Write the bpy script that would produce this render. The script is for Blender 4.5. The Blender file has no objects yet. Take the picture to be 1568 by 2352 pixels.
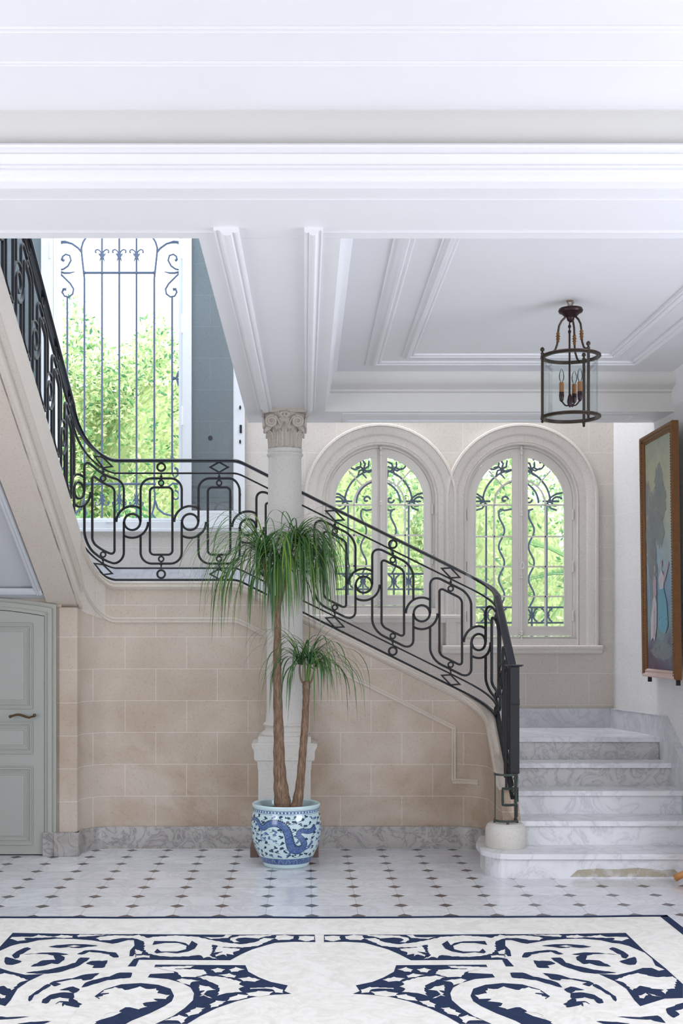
import bpy, math, random
from mathutils import Vector, Matrix
from mathutils.geometry import tessellate_polygon
PI = math.pi
random.seed(7)
C = bpy.context.scene.collection
sc = bpy.context.scene

# ---------------- camera, world, lights, exposure ----------------
F = 2750.0; CX = 700.0; CY = 1455.0; EYE = 1.6
cam_data = bpy.data.cameras.new('camera'); cam = bpy.data.objects.new('camera', cam_data); C.objects.link(cam)
cam.location = (0, 0, EYE); cam.rotation_euler = (PI/2, 0, 0)
cam_data.sensor_width = 36; cam_data.lens = F/2352*36
cam_data.shift_x = (784-CX)/2352; cam_data.shift_y = (CY-1176)/2352
cam_data.clip_start = 0.05
sc.camera = cam
sc.view_settings.view_transform = 'Standard'; sc.view_settings.look = 'None'
sc.view_settings.gamma = 1; sc.view_settings.use_curve_mapping = False
sc.view_settings.exposure = EXPO = 0.03

world = bpy.data.worlds.new('world'); sc.world = world; world.use_nodes = True
bg = world.node_tree.nodes['Background']
bg.inputs[0].default_value = (0.84, 0.92, 1.0, 1); bg.inputs[1].default_value = 2.8

def lamp(name, kind, loc, rot, energy, color=(1, 1, 1), sx=1, sy=1):
    d = bpy.data.lights.new(name, kind); o = bpy.data.objects.new(name, d); C.objects.link(o)
    o.location = loc; o.rotation_euler = rot; d.energy = energy; d.color = color
    if kind == 'AREA':
        d.shape = 'RECTANGLE'; d.size = sx; d.size_y = sy
    if kind == 'SUN': d.angle = 0.03
    return o
s_ = lamp('sun', 'SUN', (3, 12, 12), (0, 0, 0), 4.0, (1, .96, .88))
s_.rotation_euler = Vector((-.65, .45, -1.0)).to_track_quat('-Z', 'Y').to_euler()
# added area lamps stand in for unseen windows of hall and stairwell; no openings there
lamp('hall_fill_light', 'AREA', (0.6, -3.0, 1.6), (PI/2+math.radians(6), 0, 0), 60, (1, .965, .93), 5.5, 2.6)
lamp('side_fill_light', 'AREA', (4.22, 3.6, 1.95), (0, PI/2, 0), 165, (.84, .89, 1), 2.0, 3.4)
lamp('left_fill_light', 'AREA', (-4.22, 2.4, 1.6), (0, -PI/2, 0), 135, (.93, .94, 1), 2.1, 3.4)
lamp('stairwell_fill_light', 'AREA', (-1.6, 7.6, 6.2), (0, 0, 0), 105, (.78, .88, 1), 2.0, 3.6)
lamp('upper_fill_light', 'AREA', (1.0, 9.55, 5.9), (0, 0, 0), 95, (.92, .94, 1), 2.8, 0.5)

# ---------------- materials ----------------
class NT:
    def __init__(s, name, rough=.6, color=(.8, .8, .8), metal=0, spec=.5):
        m = bpy.data.materials.new(name); m.use_nodes = True; s.m = m; s.t = m.node_tree
        s.b = s.t.nodes['Principled BSDF']
        s.b.inputs['Base Color'].default_value = (*color, 1); s.b.inputs['Roughness'].default_value = rough
        s.b.inputs['Metallic'].default_value = metal; s.b.inputs['Specular IOR Level'].default_value = spec
    def n(s, typ, ins=None, **kw):
        nd = s.t.nodes.new('ShaderNode'+typ)
        for k, v in kw.items(): setattr(nd, k, v)
        for k, v in (ins or {}).items(): s.set(nd, k, v)
        return nd
    def set(s, nd, k, v):
        if isinstance(v, bpy.types.NodeSocket): s.t.links.new(v, nd.inputs[k])
        elif isinstance(v, bpy.types.Node): s.t.links.new(v.outputs[0], nd.inputs[k])
        else:
            if isinstance(v, tuple) and len(v) == 3 and nd.inputs[k].type == 'RGBA': v = (*v, 1)
            nd.inputs[k].default_value = v
    def math(s, op, a, b=None, c=None):
        ins = {0: a}
        if b is not None: ins[1] = b
        if c is not None: ins[2] = c
        return s.n('Math', ins, operation=op).outputs[0]
    def coord(s): return s.n('TexCoord').outputs['Object']
    def noise(s, vec, scale, detail=4, rough=.55, dist=0):
        return s.n('TexNoise', {'Vector': vec, 'Scale': scale, 'Detail': detail, 'Roughness': rough, 'Distortion': dist}).outputs[0]
    def ramp(s, fac, stops):
        r = s.n('ValToRGB', {0: fac}); e = r.color_ramp.elements
        while len(e) < len(stops): e.new(.5)
        for el, (p, c) in zip(e, stops):
            el.position = p; el.color = (*c, 1) if len(c) == 3 else c
        return r.outputs[0]
    def mix(s, fac, a, b, mode='MIX'):
        nd = s.n('Mix', data_type='RGBA', blend_type=mode)
        for k, v in ((0, fac), (6, a), (7, b)): s.set(nd, k, v)
        return nd.outputs[2]
    def bump(s, h, strength=.2, dist=.01):
        b = s.n('Bump', {'Height': h, 'Strength': strength, 'Distance': dist})
        s.t.links.new(b.outputs[0], s.b.inputs['Normal'])
    def col(s, c): s.t.links.new(c, s.b.inputs['Base Color'])

def lin(r, g, b):
    f = lambda v: ((v/255+.055)/1.055)**2.4 if v > 10 else v/3294
    return (f(r), f(g), f(b))

def plaster(name, c, spec=.3):
    t = NT(name, .55, c, spec=spec); v = t.coord(); n = t.noise(v, 3, 5)
    t.col(t.mix(n, tuple(x*.965 for x in c), tuple(min(1, x*1.02) for x in c)))
    t.bump(t.noise(v, 60, 3), .06, .004); return t.m

def stone(name, c1, c2, stain, axis='xz', joint=None, ox=0, oz=0, bw=.459, rh=.2376, stain_amt=.5, joints=True):
    t = NT(name, .8, c1, spec=.25); v = t.coord()
    base = t.mix(t.noise(v, 2.2, 6, .6), c1, c2)
    sp = t.n('SeparateXYZ', {0: v})
    big = t.noise(v, 1.25, 4, .6, .6)
    low = t.n('MapRange', {0: sp.outputs[2], 1: 1.9, 2: .15, 3: .0, 4: .9}).outputs[0]
    fac = t.math('MULTIPLY', t.ramp(big, [(.42, (0, 0, 0)), (.60, (1, 1, 1))]), low)
    base = t.mix(t.math('MULTIPLY', fac, stain_amt), base, stain)
    fine = t.ramp(t.noise(v, 75, 4, .7), [(.33, (.72, .70, .67)), (.47, (1, 1, 1))])
    base = t.mix(.55, base, fine, 'MULTIPLY')
    if joints:
        cv = t.n('CombineXYZ', {0: sp.outputs[0 if axis == 'xz' else 1], 1: sp.outputs[2], 2: 0.0})
        mp = t.n('VectorMath', {0: cv.outputs[0], 1: (ox, oz, 0)}, operation='ADD')
        br = t.n('TexBrick', {'Vector': mp.outputs[0], 'Color1': (0, 0, 0), 'Color2': (.16, .16, .16), 'Mortar': (1, 1, 1), 'Scale': 1.0,
                 'Mortar Size': .0022, 'Mortar Smooth': .4, 'Brick Width': bw, 'Row Height': rh}, offset=.5)
        base = t.mix(t.math('MULTIPLY', br.outputs['Fac'], .6), base, joint or (.80, .76, .72))
        tone = t.ramp(br.outputs['Color'], [(0, (.95, .95, .95)), (.16, (1.0, 1.0, 1.0))])
        base = t.mix(.6, base, tone, 'MULTIPLY')
    t.col(base); t.bump(t.noise(v, 90, 4, .7), .25, .004)
    return t.m

def marble(name, c1=(.74, .74, .76), vein=(.36, .37, .40), amt=.6, rough=.22, scale=3.0, warm=None):
    t = NT(name, rough, c1, spec=.5); v = t.coord()
    n1 = t.noise(v, scale, 6, .62, 1.6)
    a = t.math('ABSOLUTE', t.math('SUBTRACT', n1, .5))
    veins = t.ramp(a, [(0.0, (1, 1, 1)), (.025, (.35, .35, .35)), (.09, (0, 0, 0))])
    cloud = t.ramp(t.noise(v, scale*.7, 4, .6, .5), [(.35, (0, 0, 0)), (.7, (1, 1, 1))])
    c = t.mix(t.math('MULTIPLY', cloud, .45*amt), c1, tuple(x*.62 for x in c1) if warm is None else warm)
    c = t.mix(t.math('MULTIPLY', veins, amt), c, vein)
    t.col(c); return t.m

M = {}
M['white'] = plaster('white_plaster', (.815, .815, .84))
M['cove'] = plaster('cove_plaster', (.70, .69, .66))  # greyer plaster; part of the cove's shade is put into the colour
M['cream_paint'] = NT('cream_paint', .45, (.74, .71, .66)).m
M['white_paint'] = NT('white_paint', .4, (.78, .80, .82)).m
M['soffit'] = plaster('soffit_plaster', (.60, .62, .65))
M['stone_low'] = stone('limestone_stair_wall', (.655, .57, .485), (.49, .41, .335), (.38, .265, .175), ox=.459*.5-.035, oz=-.386+.2376*2, stain_amt=.85)
M['stone_back'] = stone('limestone_back_wall', (.68, .64, .59), (.58, .54, .49), (.48, .37, .29), bw=.52, rh=.26, oz=.03, stain_amt=.7)
M['stone_side'] = stone('limestone_side_wall', (.78, .77, .77), (.72, .71, .70), (.52, .45, .40), axis='yz', bw=.52, rh=.26, oz=.03, stain_amt=.3)
M['stone_plain'] = stone('limestone_moulding', (.68, .62, .55), (.60, .53, .46), (.50, .40, .30), joints=False, stain_amt=.5)
M['stone_trim'] = stone('limestone_window_moulding', (.72, .685, .635), (.64, .60, .55), (.5, .42, .35), joints=False, stain_amt=.2)
M['stone_pale'] = stone('limestone_column', (.66, .64, .60), (.58, .55, .51), (.6, .52, .43), joints=False, stain_amt=.5)
M['capital'] = stone('carved_limestone', (.60, .55, .50), (.44, .38, .33), (.36, .25, .17), joints=False, stain_amt=1)
M['marble'] = marble('white_marble', (.78, .78, .80), (.42, .43, .46), .5)
M['marble_riser'] = marble('veined_marble', (.60, .59, .58), (.24, .24, .25), .6, .3, 6.0)
M['marble_base'] = marble('grey_marble', (.44, .42, .40), (.15, .14, .14), .75, .35, 6.5, warm=(.24, .20, .165))
M['iron'] = NT('black_iron', .42, (.010, .011, .014), spec=.4).m
M['handrail'] = NT('dark_polished_rail', .22, (.014, .018, .026), spec=.7).m
M['grille'] = NT('glare_tinted_iron', .5, (.11, .15, .24)).m  # window glare put into the iron's colour as blue-grey
M['door'] = NT('sage_paint', .45, (.37, .385, .35)).m
M['door_frame'] = NT('pale_sage_paint', .5, (.385, .395, .345)).m
M['gap'] = NT('dark_gap', .9, (.02, .02, .02)).m
M['brass'] = NT('aged_brass', .35, (.13, .085, .04), metal=.8).m
M['bronze'] = NT('dark_bronze', .38, (.06, .045, .035), metal=.7).m
M['bronze_red'] = NT('reddish_bronze', .35, (.030, .012, .014), metal=.5).m
M['candle'] = NT('amber_candle_sleeve', .5, (.26, .10, .02)).m
M['verdigris'] = NT('greenish_iron', .5, (.045, .058, .052), metal=.3).m
M['gold'] = None
t = NT('gilded_frame', .45, (.42, .20, .06), metal=.25); v = t.coord()
t.col(t.mix(t.noise(v, 30, 4), (.12, .05, .015), (.24, .105, .03))); t.bump(t.noise(v, 120, 2), .5, .004); M['gold'] = t.m
M['pale_wood'] = NT('bare_pink_wood', .7, (.62, .47, .42)).m
M['orange_wood'] = NT('orange_wood', .4, (.55, .24, .07)).m
M['soil'] = NT('dark_soil', .95, (.05, .04, .035)).m
M['hinge'] = NT('painted_hinge', .35, (.82, .84, .86)).m
# thin window glass: mostly clear with a reflective sheen
def glass(name, tint, refl=.12):
    m = bpy.data.materials.new(name); m.use_nodes = True; nt = m.node_tree; nt.nodes.clear()
    o = nt.nodes.new('ShaderNodeOutputMaterial'); mx = nt.nodes.new('ShaderNodeMixShader')
    tr = nt.nodes.new('ShaderNodeBsdfTransparent'); gl = nt.nodes.new('ShaderNodeBsdfGlossy'); fr = nt.nodes.new('ShaderNodeFresnel')
    fr.inputs[0].default_value = 1.45; gl.inputs['Roughness'].default_value = .03
    tr.inputs[0].default_value = (*tint, 1)
    mm = nt.nodes.new('ShaderNodeMath'); mm.operation = 'MULTIPLY'; mm.inputs[1].default_value = 1.0 + refl*4
    nt.links.new(fr.outputs[0], mm.inputs[0]); nt.links.new(mm.outputs[0], mx.inputs[0])
    nt.links.new(tr.outputs[0], mx.inputs[1]); nt.links.new(gl.outputs[0], mx.inputs[2]); nt.links.new(mx.outputs[0], o.inputs[0])
    return m
M['glass'] = glass('clear_glass', (.97, .985, 1))
M['teal_glass'] = glass('tinted_glass', (.80, .92, 1.0), .3)
M['lantern_glass'] = glass('lantern_glass', (.93, .965, .97), -.16)
M['bulb'] = glass('bulb_glass', (.93, .94, .95), .0)

# bark
t = NT('ponytail_bark', .8, (.2, .12, .07)); v = t.coord()
mp = t.n('Mapping', {0: v, 3: (1, 1, .16)})
n = t.noise(mp.outputs[0], 95, 4, .65)
t.col(t.ramp(n, [(.3, (.10, .055, .03)), (.55, (.24, .15, .095)), (.75, (.38, .28, .21))])); t.bump(n, .8, .008); M['bark'] = t.m
t = NT('brown_stem', .7, (.22, .15, .09)); M['stem'] = t.m
def leafmat(name, c, rough=.4, trans=.0):
    t = NT(name, rough, c, spec=.4)
    if trans:
        d = t.n('BsdfTranslucent', {0: tuple(min(1, x*1.3) for x in c)})
        mx = t.n('MixShader', {0: trans}); out = t.t.nodes['Material Output']
        t.t.links.new(t.b.outputs[0], mx.inputs[1]); t.t.links.new(d.outputs[0], mx.inputs[2]); t.t.links.new(mx.outputs[0], out.inputs[0])
    return t.m
M['leaf_a'] = leafmat('palm_leaf_green', (.085, .20, .05), .28, .25)
M['leaf_b'] = leafmat('palm_leaf_deep', (.045, .12, .04), .3, .2)
M['leaf_c'] = leafmat('palm_leaf_light', (.17, .30, .05), .3, .3)
M['hedge_a'] = leafmat('hedge_leaf_pale', (.46, .56, .30), .5, .4)
M['hedge_b'] = leafmat('hedge_leaf_mid', (.22, .40, .16), .5, .4)
M['hedge_c'] = leafmat('hedge_leaf_deep', (.07, .22, .09), .4, .3)
M['hedge_d'] = leafmat('hedge_leaf_yellow', (.62, .65, .40), .5, .4)
M['hedge_core'] = NT('hedge_branches', .9, (.34, .42, .18)).m
M['ground'] = NT('garden_gravel', .9, (.45, .42, .36)).m
# porcelain
M['porcelain'] = NT('celadon_porcelain', .12, (.58, .74, .76), spec=.7).m
t = NT('cobalt_glaze', .12, (.03, .09, .26), spec=.7); v = t.coord()
t.col(t.ramp(t.noise(v, 110, 4, .7), [(.36, (.015, .05, .19)), (.62, (.13, .22, .44))])); M['cobalt'] = t.m
M['cobalt_dark'] = NT('dark_cobalt_glaze', .12, (.012, .04, .10), spec=.7).m

# octagon and dot floor
t = NT('octagon_marble_floor', .16, (.7, .7, .7), spec=.5); v = t.coord()
ang = .012
sp = t.n('SeparateXYZ', {0: v})
X, Y = sp.outputs[0], sp.outputs[1]
u = t.math('DIVIDE', t.math('SUBTRACT', X, .0395), .263)
yy = t.math('SUBTRACT', t.math('SUBTRACT', Y, 6.78), t.math('MULTIPLY', X, ang))
w = t.math('DIVIDE', yy, .2583)
fu = t.math('ABSOLUTE', t.math('SUBTRACT', t.math('FRACT', t.math('ADD', u, 50.5)), .5))
fv = t.math('ABSOLUTE', t.math('SUBTRACT', t.math('FRACT', t.math('ADD', w, 50.5)), .5))
dia = t.math('LESS_THAN', t.math('ADD', fu, fv), .172)
jn = t.math('LESS_THAN', t.math('MINIMUM', fu, fv), .0045)
cell = t.n('CombineXYZ', {0: t.math('FLOOR', u), 1: t.math('FLOOR', w), 2: 0.0})
wn = t.n('TexWhiteNoise', {0: cell.outputs[0]}).outputs[0]
off = t.n('VectorMath', {0: v, 1: t.n('TexWhiteNoise', {0: cell.outputs[0]}).outputs[1]}, operation='ADD').outputs[0]
n1 = t.noise(off, 3.5, 6, .62, 1.5)
vein = t.ramp(t.math('ABSOLUTE', t.math('SUBTRACT', n1, .5)), [(0, (1, 1, 1)), (.06, (0, 0, 0))])
tile = t.mix(wn, (.80, .80, .81), (.67, .67, .69))
tile = t.mix(t.math('MULTIPLY', vein, .35), tile, (.44, .45, .48))
dark = t.mix(t.noise(v, 25, 3), (.055, .045, .045), (.11, .085, .08))
c = t.mix(jn, tile, (.36, .35, .34)); c = t.mix(dia, c, dark)
t.col(c)
t.t.links.new(t.ramp(t.noise(v, 8, 4), [(.3, (.10, .10, .10)), (.7, (.26, .26, .26))]), t.b.inputs['Roughness'])
M['floor'] = t.m
# rug
t = NT('ivory_rug_wool', .95, (.80, .77, .71), spec=.1); v = t.coord()
t.col(t.mix(t.ramp(t.noise(v, 6, 6, .7, 2.5), [(.42, (0, 0, 0)), (.62, (1, 1, 1))]), (.86, .83, .77), (.76, .72, .65)))
t.bump(t.noise(v, 400, 2), .5, .003); M['ivory'] = t.m
t = NT('navy_rug_wool', .95, (.02, .04, .12), spec=.1); v = t.coord()
t.col(t.mix(t.noise(v, 60, 4), (.016, .026, .062), (.035, .052, .11))); t.bump(t.noise(v, 400, 2), .5, .003); M['navy'] = t.m
# stained plinth
M['brown_stone'] = NT('rust_brown_stone', .6, (.16, .10, .08)).m

# ---------------- mesh builder ----------------
def P(x, y, D):
    return Vector(((x-CX)*D/F, D, EYE+(CY-y)*D/F))

class MB:
    def __init__(s): s.v = []; s.f = []; s.m = []
    def add(s, verts, faces, mi=0):
        b = len(s.v); s.v += [tuple(p) for p in verts]
        s.f += [[b+i for i in f] for f in faces]; s.m += [mi]*len(faces)
        return s
    def box(s, x0, y0, z0, x1, y1, z1, mi=0):
        x0, x1 = sorted((x0, x1)); y0, y1 = sorted((y0, y1)); z0, z1 = sorted((z0, z1))
        v = [(x, y, z) for x in (x0, x1) for y in (y0, y1) for z in (z0, z1)]
        return s.add(v, [(0, 1, 3, 2), (4, 6, 7, 5), (0, 4, 5, 1), (2, 3, 7, 6), (0, 2, 6, 4), (1, 5, 7, 3)], mi)
    def rings(s, rings, closed=False, caps=True, mi=0, openprof=False):
        k = len(rings[0]); v = [p for r in rings for p in r]; f = []
        n = len(rings); m = n if closed else n-1
        for i in range(m):
            a = i*k; b = ((i+1) % n)*k
            for j in range(k-1 if openprof else k):
                j2 = (j+1) % k
                f.append((a+j, a+j2, b+j2, b+j))
        if caps and not closed and not openprof:
            f.append(tuple(range(k))[::-1]); f.append(tuple((n-1)*k+j for j in range(k)))
        return s.add(v, f, mi)
    def tube(s, pts, r, n=8, closed=False, mi=0, flat=1.0):
        pts = [Vector(p) for p in pts]; N = len(pts)
        rs = r if isinstance(r, (list, tuple)) else [r]*N
        out = []; prev = None
        for i, p in enumerate(pts):
            if closed: t = pts[(i+1) % N]-pts[i-1]
            else: t = pts[min(i+1, N-1)]-pts[max(i-1, 0)]
            if t.length < 1e-9: t = Vector((0, 0, 1))
            t.normalize()
            if prev is None:
                a = Vector((0, 0, 1)) if abs(t.z) < .9 else Vector((0, 1, 0))
                u = t.cross(a).normalized()
            else:
                u = (prev - t*prev.dot(t))
                u = u.normalized() if u.length > 1e-6 else t.orthogonal().normalized()
            prev = u; w = t.cross(u)
            out.append([p+u*math.cos(2*PI*j/n)*rs[i]+w*math.sin(2*PI*j/n)*rs[i]*flat for j in range(n)])
        return s.rings(out, closed, True, mi)
    def lathe(s, prof, cx, cy, n=48, mi=0, cap=True):
        rg = [[(cx+r*math.cos(2*PI*j/n), cy+r*math.sin(2*PI*j/n), z) for j in range(n)] for r, z in prof]
        return s.rings(rg, False, cap, mi)
    def ball(s, c, r, n=10, mi=0, sz=1):
        c = Vector(c); return s.lathe([(max(r*math.sin(PI*i/n), 1e-4), c.z-r*sz*math.cos(PI*i/n)) for i in range(n+1)], c.x, c.y, n+4, mi)
    def poly(s, loops, fn, mi=0):
        L = [[Vector((a, b, 0)) for a, b in lp] for lp in loops]
        tri = tessellate_polygon(L); flat = [p for lp in L for p in lp]
        return s.add([fn(p.x, p.y) for p in flat], [tuple(x) for x in tri], mi)
    def slab(s, loops, f0, f1, mi=0):
        s.poly(loops, f0, mi); s.poly(loops, f1, mi)
        for lp in loops:
            n = len(lp); v = [f0(*p) for p in lp]+[f1(*p) for p in lp]
            s.add(v, [(i, (i+1) % n, n+(i+1) % n, n+i) for i in range(n)], mi)
        return s
    def build(s, name, mat, parent=None, smooth=False, bevel=0, label=None, fix=True):
        me = bpy.data.meshes.new(name)
        off = Vector(parent_loc(parent)) if parent else Vector((0, 0, 0))
        me.from_pydata([tuple(Vector(p)-off) for p in s.v], [], s.f)
        mats = mat if isinstance(mat, (list, tuple)) else [mat]
        for m in mats: me.materials.append(M[m])
        if len(mats) > 1: me.polygons.foreach_set('material_index', s.m)
        if fix:
            import bmesh
            bm = bmesh.new(); bm.from_mesh(me); bmesh.ops.recalc_face_normals(bm, faces=bm.faces); bm.to_mesh(me); bm.free()
        o = bpy.data.objects.new(name, me); C.objects.link(o)
        if parent: o.parent = parent
        if smooth:
            me.polygons.foreach_set('use_smooth', [True]*len(me.polygons))
            if smooth != 'all': me.set_sharp_from_angle(angle=math.radians(38))
        if bevel:
            b = o.modifiers.new('bevel', 'BEVEL'); b.width = bevel; b.segments = 2; b.limit_method = 'ANGLE'
        if label: o['label'] = label
        return o

def parent_loc(o):
    l = Vector(o.location)
    while o.parent: o = o.parent; l += Vector(o.location)
    return l
def thing(name, label, cat, loc=(0, 0, 0), group=None):
    o = bpy.data.objects.new(name, None); C.objects.link(o); o.location = loc; o.empty_display_size = .1
    o['label'] = label; o['category'] = cat
    if group: o['group'] = group
    return o
def tag(o, label, cat, group=None, kind=None):
    o['label'] = label; o['category'] = cat
    if group: o['group'] = group
    if kind: o['kind'] = kind
    return o
def struct(o, label=None):
    o['kind'] = 'structure'
    if label: o['label'] = label
    return o
def arc(cx, cy, r, a0, a1, n=16):
    return [(cx+r*math.cos(math.radians(a0+(a1-a0)*i/n)), cy+r*math.sin(math.radians(a0+(a1-a0)*i/n))) for i in range(n+1)]
def lerp(a, b, t): return a+(b-a)*t

# ================= SETTING =================
WD = 9.87            # back wall plane
b = MB().box(-4.3, -3.1, -.1, 4.3, 10.3, 0); struct(b.build('floor', 'floor'), 'white marble octagon tiles with small dark diamond insets')
XL, XR = -3.3, 2.66

# --- railing path (plan) shared by railing, stair wall and string ---
Y0 = 5.55
RA = .28
LA = 8.72-Y0; LQ = PI/2*RA; LB = 1.12+1.42; LC = .64
S1 = LA; S2 = S1+LQ; S3 = S2+LB; S4 = S3+LQ; SE = S4+LC
def path(s):
    if s <= S1: return Vector((-1.70, Y0+s, 0)), Vector((1, 0, 0))
    if s <= S2:
        a = (s-S1)/RA; return Vector((-1.42-RA*math.cos(a), 8.72+RA*math.sin(a), 0)), Vector((math.cos(a), -math.sin(a), 0))
    if s <= S3: return Vector((-1.42+s-S2, 9.0, 0)), Vector((0, -1, 0))
    if s <= S4:
        a = (s-S3)/RA; return Vector((1.12+RA*math.sin(a), 8.72+RA*math.cos(a), 0)), Vector((-math.sin(a), -math.cos(a), 0))
    return Vector((1.40, 8.72-(s-S4), 0)), Vector((-1, 0, 0))
SK = S2+(1.42-.507)
def base(s):
    if s <= S1: return 2.377+.54*(S1-s)
    if s <= S2: return 2.0+.377*max(0, 1-(s-S1)/LQ)**1.6
    z = 2.0
    def ramp(x, k=.04):  # smooth knee
        return 0 if x < -k else (x if x > k else (x+k)**2/(4*k))
    z -= .496*(ramp(s-SK))
    if s > S3: z -= .0*(s-S3)
    if s > S4: z -= .27*(s-S4)
    return z
def PM(s, z, n=0):
    p, nn = path(s); q = p+nn*n; return Vector((q.x, q.y, z))
def srange(a, b, step=.03):
    pts = [a]; k = max(2, int(abs(b-a)/step))
    pts = [a+(b-a)*i/k for i in range(k+1)]
    for c in (S1, S2, S3, S4, SK):
        if min(a, b) < c < max(a, b): pts.append(c)
    return sorted(pts)

# --- hall/stairwell shell ---
BEAM_Z = 3.22; CEIL = 3.47
b = MB(); b.box(-4.4, -3.2, 0, -4.3, 8.63, CEIL+.1); struct(b.build('wall_left', 'stone_side'), 'pale stone wall on the left side of the hall')
b = MB(); b.box(-4.3, -3.2, 0, 4.3, -3.1, CEIL+.1); struct(b.build('wall_front', 'stone_side'), 'hall wall behind the viewer')
b = MB(); b.box(4.3, -3.2, 0, 4.4, 7.36, CEIL+.1); b.box(2.74, 7.37, 0, 4.4, 7.5, CEIL+.1)
struct(b.build('wall_hall_right', 'stone_side'), 'pale stone wall on the right side of the hall')
# right stair wall: gently curved towards the back corner
rw = [(2.70, 7.4), (2.70, 8.6), (2.695, 8.95), (2.68, 9.2), (2.65, 9.42), (2.60, 9.62), (2.555, 9.78), (2.54, 9.90), (2.54, 10.25)]
b = MB(); outer = [(3.0, y) for x, y in reversed(rw)]
b.slab([rw+outer], lambda x, y: Vector((x, y, 0)), lambda x, y: Vector((x, y, 6.4)))
struct(b.build('wall_right', 'stone_side', smooth=True), 'pale stone wall beside the marble steps')
# back wall with three openings
def at9(px, py, D=WD): p = P(px, py, D); return (p.x, p.z)
W1X = at9(872.5, 0)[0]; W2X = at9(1196.5, 0)[0]; ZS = at9(0, 1149)[1]
RF = .456
W1B = at9(0, 1397)[1]; W2B = at9(0, 1468)[1]
def archloop(cx, r, zb, n=40):
    return [(cx+r, zb)]+arc(cx, ZS, r, 0, 180, n)+[(cx-r, zb)]
LW = (at9(122, 0)[0], at9(418, 0)[0], at9(0, 1198)[1], 5.35)
outer = [(-3.6, 0), (3.0, 0), (3.0, 6.4), (-3.6, 6.4)]
holes = [archloop(W1X, RF, W1B), archloop(W2X, RF, W2B), [(LW[0], LW[2]), (LW[1], LW[2]), (LW[1], LW[3]), (LW[0], LW[3])]]
b = MB(); b.slab([outer]+holes, lambda x, z: Vector((x, WD, z)), lambda x, z: Vector((x, WD+.30, z)))
struct(b.build('wall_back', 'stone_back'), 'grey beige ashlar wall holding the tall window and two arched windows')
b = MB(); b.box(-3.6, 8.95, 0, XL, 10.2, 6.4); b.box(-3.6, 4.9, 3.6, XL, 8.95, 6.4); b.box(-4.3, 8.63, 1.9, -3.3, 8.95, 3.6); b.box(-4.4, 4.0, CEIL+.02, -3.3, 8.95, 3.62)
struct(b.build('wall_stairwell', 'stone_side'))
b = MB(); b.box(-4.4, 4.3, 6.3, 3.0, 10.3, 6.4); struct(b.build('ceiling_stairwell', 'white'))

# --- ceilings ---
b = MB(); b.box(-4.4, -3.2, CEIL, 4.4, 4.36, CEIL+.12); struct(b.build('ceiling', 'white'), 'white plaster hall ceiling')
b = MB(); b.box(.17, 4.9, CEIL, 3.0, 9.16, CEIL+.12); struct(b.build('ceiling_stairs', 'white'), 'white plaster ceiling above the marble steps')
b = MB(); b.box(-.42, 4.6, CEIL+.12, 4.4, 9.16, 6.3); b.box(-4.4, 4.3, CEIL+.12, -.42, 4.9, 6.3)
struct(b.build('wall_upper', 'white'))
# beams
b = MB(); b.box(-4.3, 4.36, BEAM_Z, 4.3, 4.91, CEIL+.12); b.box(4.3, 4.3, BEAM_Z, 4.4, 7.5, CEIL+.12); b.box(2.7, 4.9, CEIL, 4.3, 7.5, CEIL+.12)
struct(b.build('trim_1', 'white'), 'white plaster beam crossing the hall')
b = MB(); b.box(-.435, 4.912, BEAM_Z, .146, 9.2, CEIL+.12); struct(b.build('trim_2', 'white'), 'white plaster beam running back to the column')
b = MB(); b.box(.146, 8.74, BEAM_Z, 2.9, 9.2, CEIL+.12); struct(b.build('trim_3', 'white'), 'white plaster beam in front of the arched windows')

def sweep_x(prof, x0, x1):  # prof list of (y,z)
    return MB().rings([[Vector((x0, y, z)) for y, z in prof], [Vector((x1, y, z)) for y, z in prof]])
# cornice of the hall: cove + mouldings in front of the crossing beam
def zc(py, D): return EYE+(CY-py)*D/F
cv = [(4.40, CEIL+.02)]+[(4.27, CEIL+.001)]+[(4.27+.0*i, 0) for i in range(0)]
for i in range(9):   # concave cove from ceiling to the moulding
    a = PI/2*i/8; cv.append((4.335-.055*math.cos(a)-.0, 3.467-.13*math.sin(a)**1.0))
cv += [(4.335, 3.337), (4.40, 3.337)]
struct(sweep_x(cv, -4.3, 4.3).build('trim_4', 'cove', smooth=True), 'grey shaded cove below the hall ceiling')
pr = [(4.40, 3.345), (4.262, 3.345), (4.258, 3.338), (4.262, 3.331), (4.285, 3.329), (4.288, 3.322), (4.283, 3.315), (4.296, 3.300), (4.312, 3.290), (4.309, 3.284), (4.322, 3.280),
      (4.320, 3.272), (4.333, 3.268), (4.336, 3.258), (4.345, 3.254), (4.352, 3.245), (4.36, 3.243), (4.40, 3.243)]
struct(sweep_x(pr, -4.3, 4.3).build('trim_5', 'white', smooth=True), 'white cornice moulding along the hall beam')
def band(yc, w, h, z, steps=3):
    out = []
    for i in range(steps+1):
        pass
    return [(yc-w/2, z), (yc-w/2, z-h*.45), (yc-w*.36, z-h*.5), (yc-w*.30, z-h), (yc-w*.12, z-h), (yc-w*.05, z-h*.55), (yc+w*.05, z-h*.55), (yc+w*.12, z-h), (yc+w*.30, z-h), (yc+w*.36, z-h*.5), (yc+w/2, z-h*.45), (yc+w/2, z)]
nn = 6
for yc, w in ((3.71, .062), (3.93, .05)):
    struct(sweep_x(band(yc, w, .006, CEIL+.0005), -4.3, 4.3).build('trim_%d' % nn, 'white'), 'thin double moulding across the hall ceiling'); nn += 1
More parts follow.
